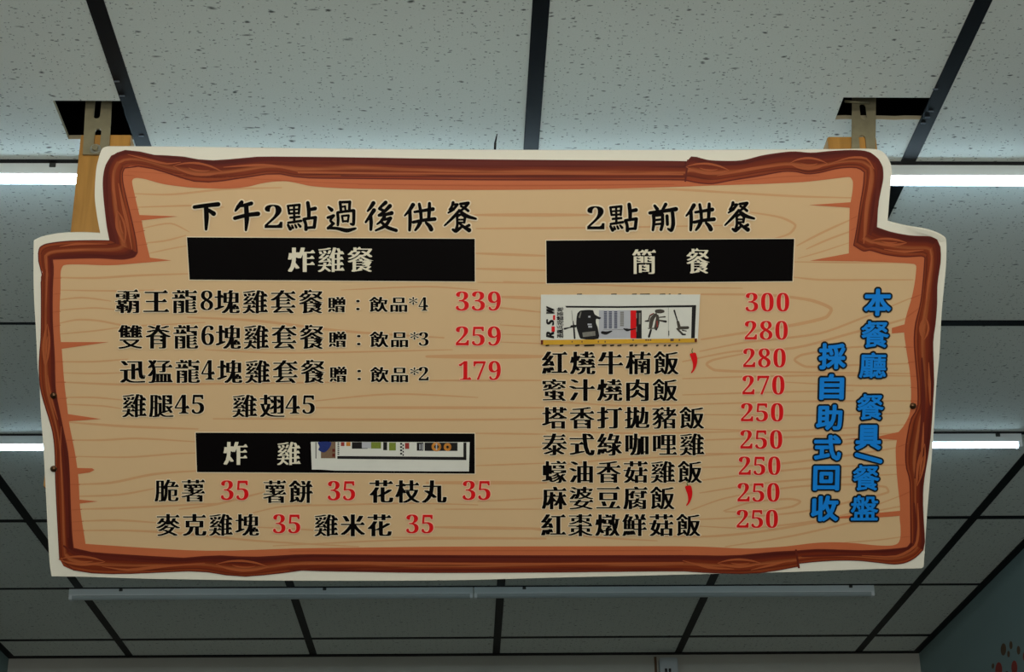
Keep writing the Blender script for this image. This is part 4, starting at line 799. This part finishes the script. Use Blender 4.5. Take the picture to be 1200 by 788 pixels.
# rotated lettering R.S.W reading upwards, and the small line of characters
def rot_text(s, x0, y0, x1, y1, fn, mat, lay, par, w=0.0, style='round', skew=0.0):
    bl = run_geo(s, style); al = np.vstack([b[0] for b in bl]); mn, mx = al.min(0), al.max(0); V, Fc = [], []
    for co, fs, se, cj in bl:
        a = (co[:, 0]-mn[0])/(mx[0]-mn[0]); b = (co[:, 1]-mn[1])/(mx[1]-mn[1])
        X = x0+(1-b)*(x1-x0); Y = y1-a*(y1-y0)-b*skew
        for dx, dy in ((-w*0.4, -w), (-w*0.4, w), (w*0.4, -w), (w*0.4, w), (0, 0)):
            q = uvp([fn(p+dx, r+dy) for p, r in zip(X, Y)]); k = len(V); V += [(c, d, zl(lay)+0.000004*(dy > 0)) for c, d in q]; Fc += [tuple(i+k for i in f_) for f_ in fs]
    return link('small_print', mesh(V, Fc), M[mat], par)
rot_text('R', 138, 575, 236, 650, Z1, 'dark', Lq+2, t, 9, skew=22)
rot_text('S', 138, 425, 236, 480, Z1, 'dark', Lq+2, t, 9, skew=18)
rot_text('W', 138, 262, 246, 345, Z1, 'dark', Lq+2, t, 9, skew=22)
multi_poly('red_rule', [R(205, 500, 248, 570, Z1), R(225, 350, 252, 415, Z1)], M['red'], Lq+1, t)
rot_text('憑飆兵持體基地', 275, 250, 362, 650, Z1, 'dark', Lq+2, t, 2)

def Y1(a, b): return (360+a/12, 505+b/12)
def Y2(a, b): return (456+a/11.54, 505+b/11.54)
t, Lq = patch('paper_patch', 'white magazine cutting with food pictures, stuck on the lower black bar', 'paper', [Y1(52, 152), Y2(1090, 150), Y2(1080, 545), Y2(600, 545), Y1(700, 558), Y1(400, 556), Y1(200, 542), Y1(66, 540)])
multi_poly('printed_frame', [[Y1(425, 350), Y2(1030, 350), Y2(1038, 392), Y1(425, 390)], R(1005, 155, 1045, 392, Y2), R(118, 155, 130, 385, Y1)], M['dark'], Lq, t)
multi_poly('picture', [R(195, 152, 400, 382, Y1)], M['brownp'], Lq, t)
multi_poly('picture', [smooth([Y1(a, b) for a, b in ((150, 155), (340, 155), (320, 230), (240, 300), (160, 265), (175, 220))], 3)], M['navyp'], Lq+1, t)
multi_poly('picture_highlight', [R(355, 250, 395, 290, Y1), R(355, 315, 395, 360, Y1)], M['bark_dark'], Lq+1, t, kind='stuff')
multi_poly('small_print', [R(428, 160+k*26, 452, 160+k*26+15, Y1) for k in range(7)], M['dark'], Lq+1, t, kind='stuff')
multi_poly('red_mark', [R(475, 155, 525, 210, Y1)], M['pawred'], Lq+1, t); multi_poly('yellow_mark', [R(550, 155, 610, 210, Y1)], M['orange'], Lq, t)
multi_poly('picture', [R(630, 155, 850, 248, Y1)], M['dark'], Lq, t); multi_poly('picture', [R(770, 155, 900, 240, Y1)], M['lightgrey'], Lq+1, t)
multi_poly('picture', [R(900, 155, 1040, 245, Y1)], M['olive'], Lq+1, t); multi_poly('picture', [R(1070, 155, 1125, 268, Y1)], M['dark'], Lq, t); multi_poly('picture', [R(0, 155, 92, 262, Y2)], M['olive'], Lq, t)
multi_poly('small_print', [R(150, 160+k*44, 178, 160+k*44+24, Y2) for k in range(4)]+[R(182, 180+k*44, 200, 180+k*44+22, Y2) for k in range(4)], M['dark'], Lq+1, t, kind='stuff')
multi_poly('red_mark', [R(215, 158, 272, 240, Y2)], M['pawred'], Lq+1, t)
multi_poly('picture', [R(375, 155, 465, 265, Y2), R(480, 155, 925, 268, Y2)], M['dark'], Lq, t)
link('picture_highlight', strokes_mesh([(ell(*Y2(640, 212), 4.2, 3.8), [3.0]), (ell(*Y2(790, 215), 3.0, 3.2), [3.0])], Lq+1, 0, 2), M['orange'], t, kind='stuff')
multi_poly('picture_highlight', [R(410, 175, 425, 250, Y2), R(440, 170, 455, 255, Y2), R(632, 165, 650, 255, Y2)], M['lightgrey'], Lq+2, t, kind='stuff')
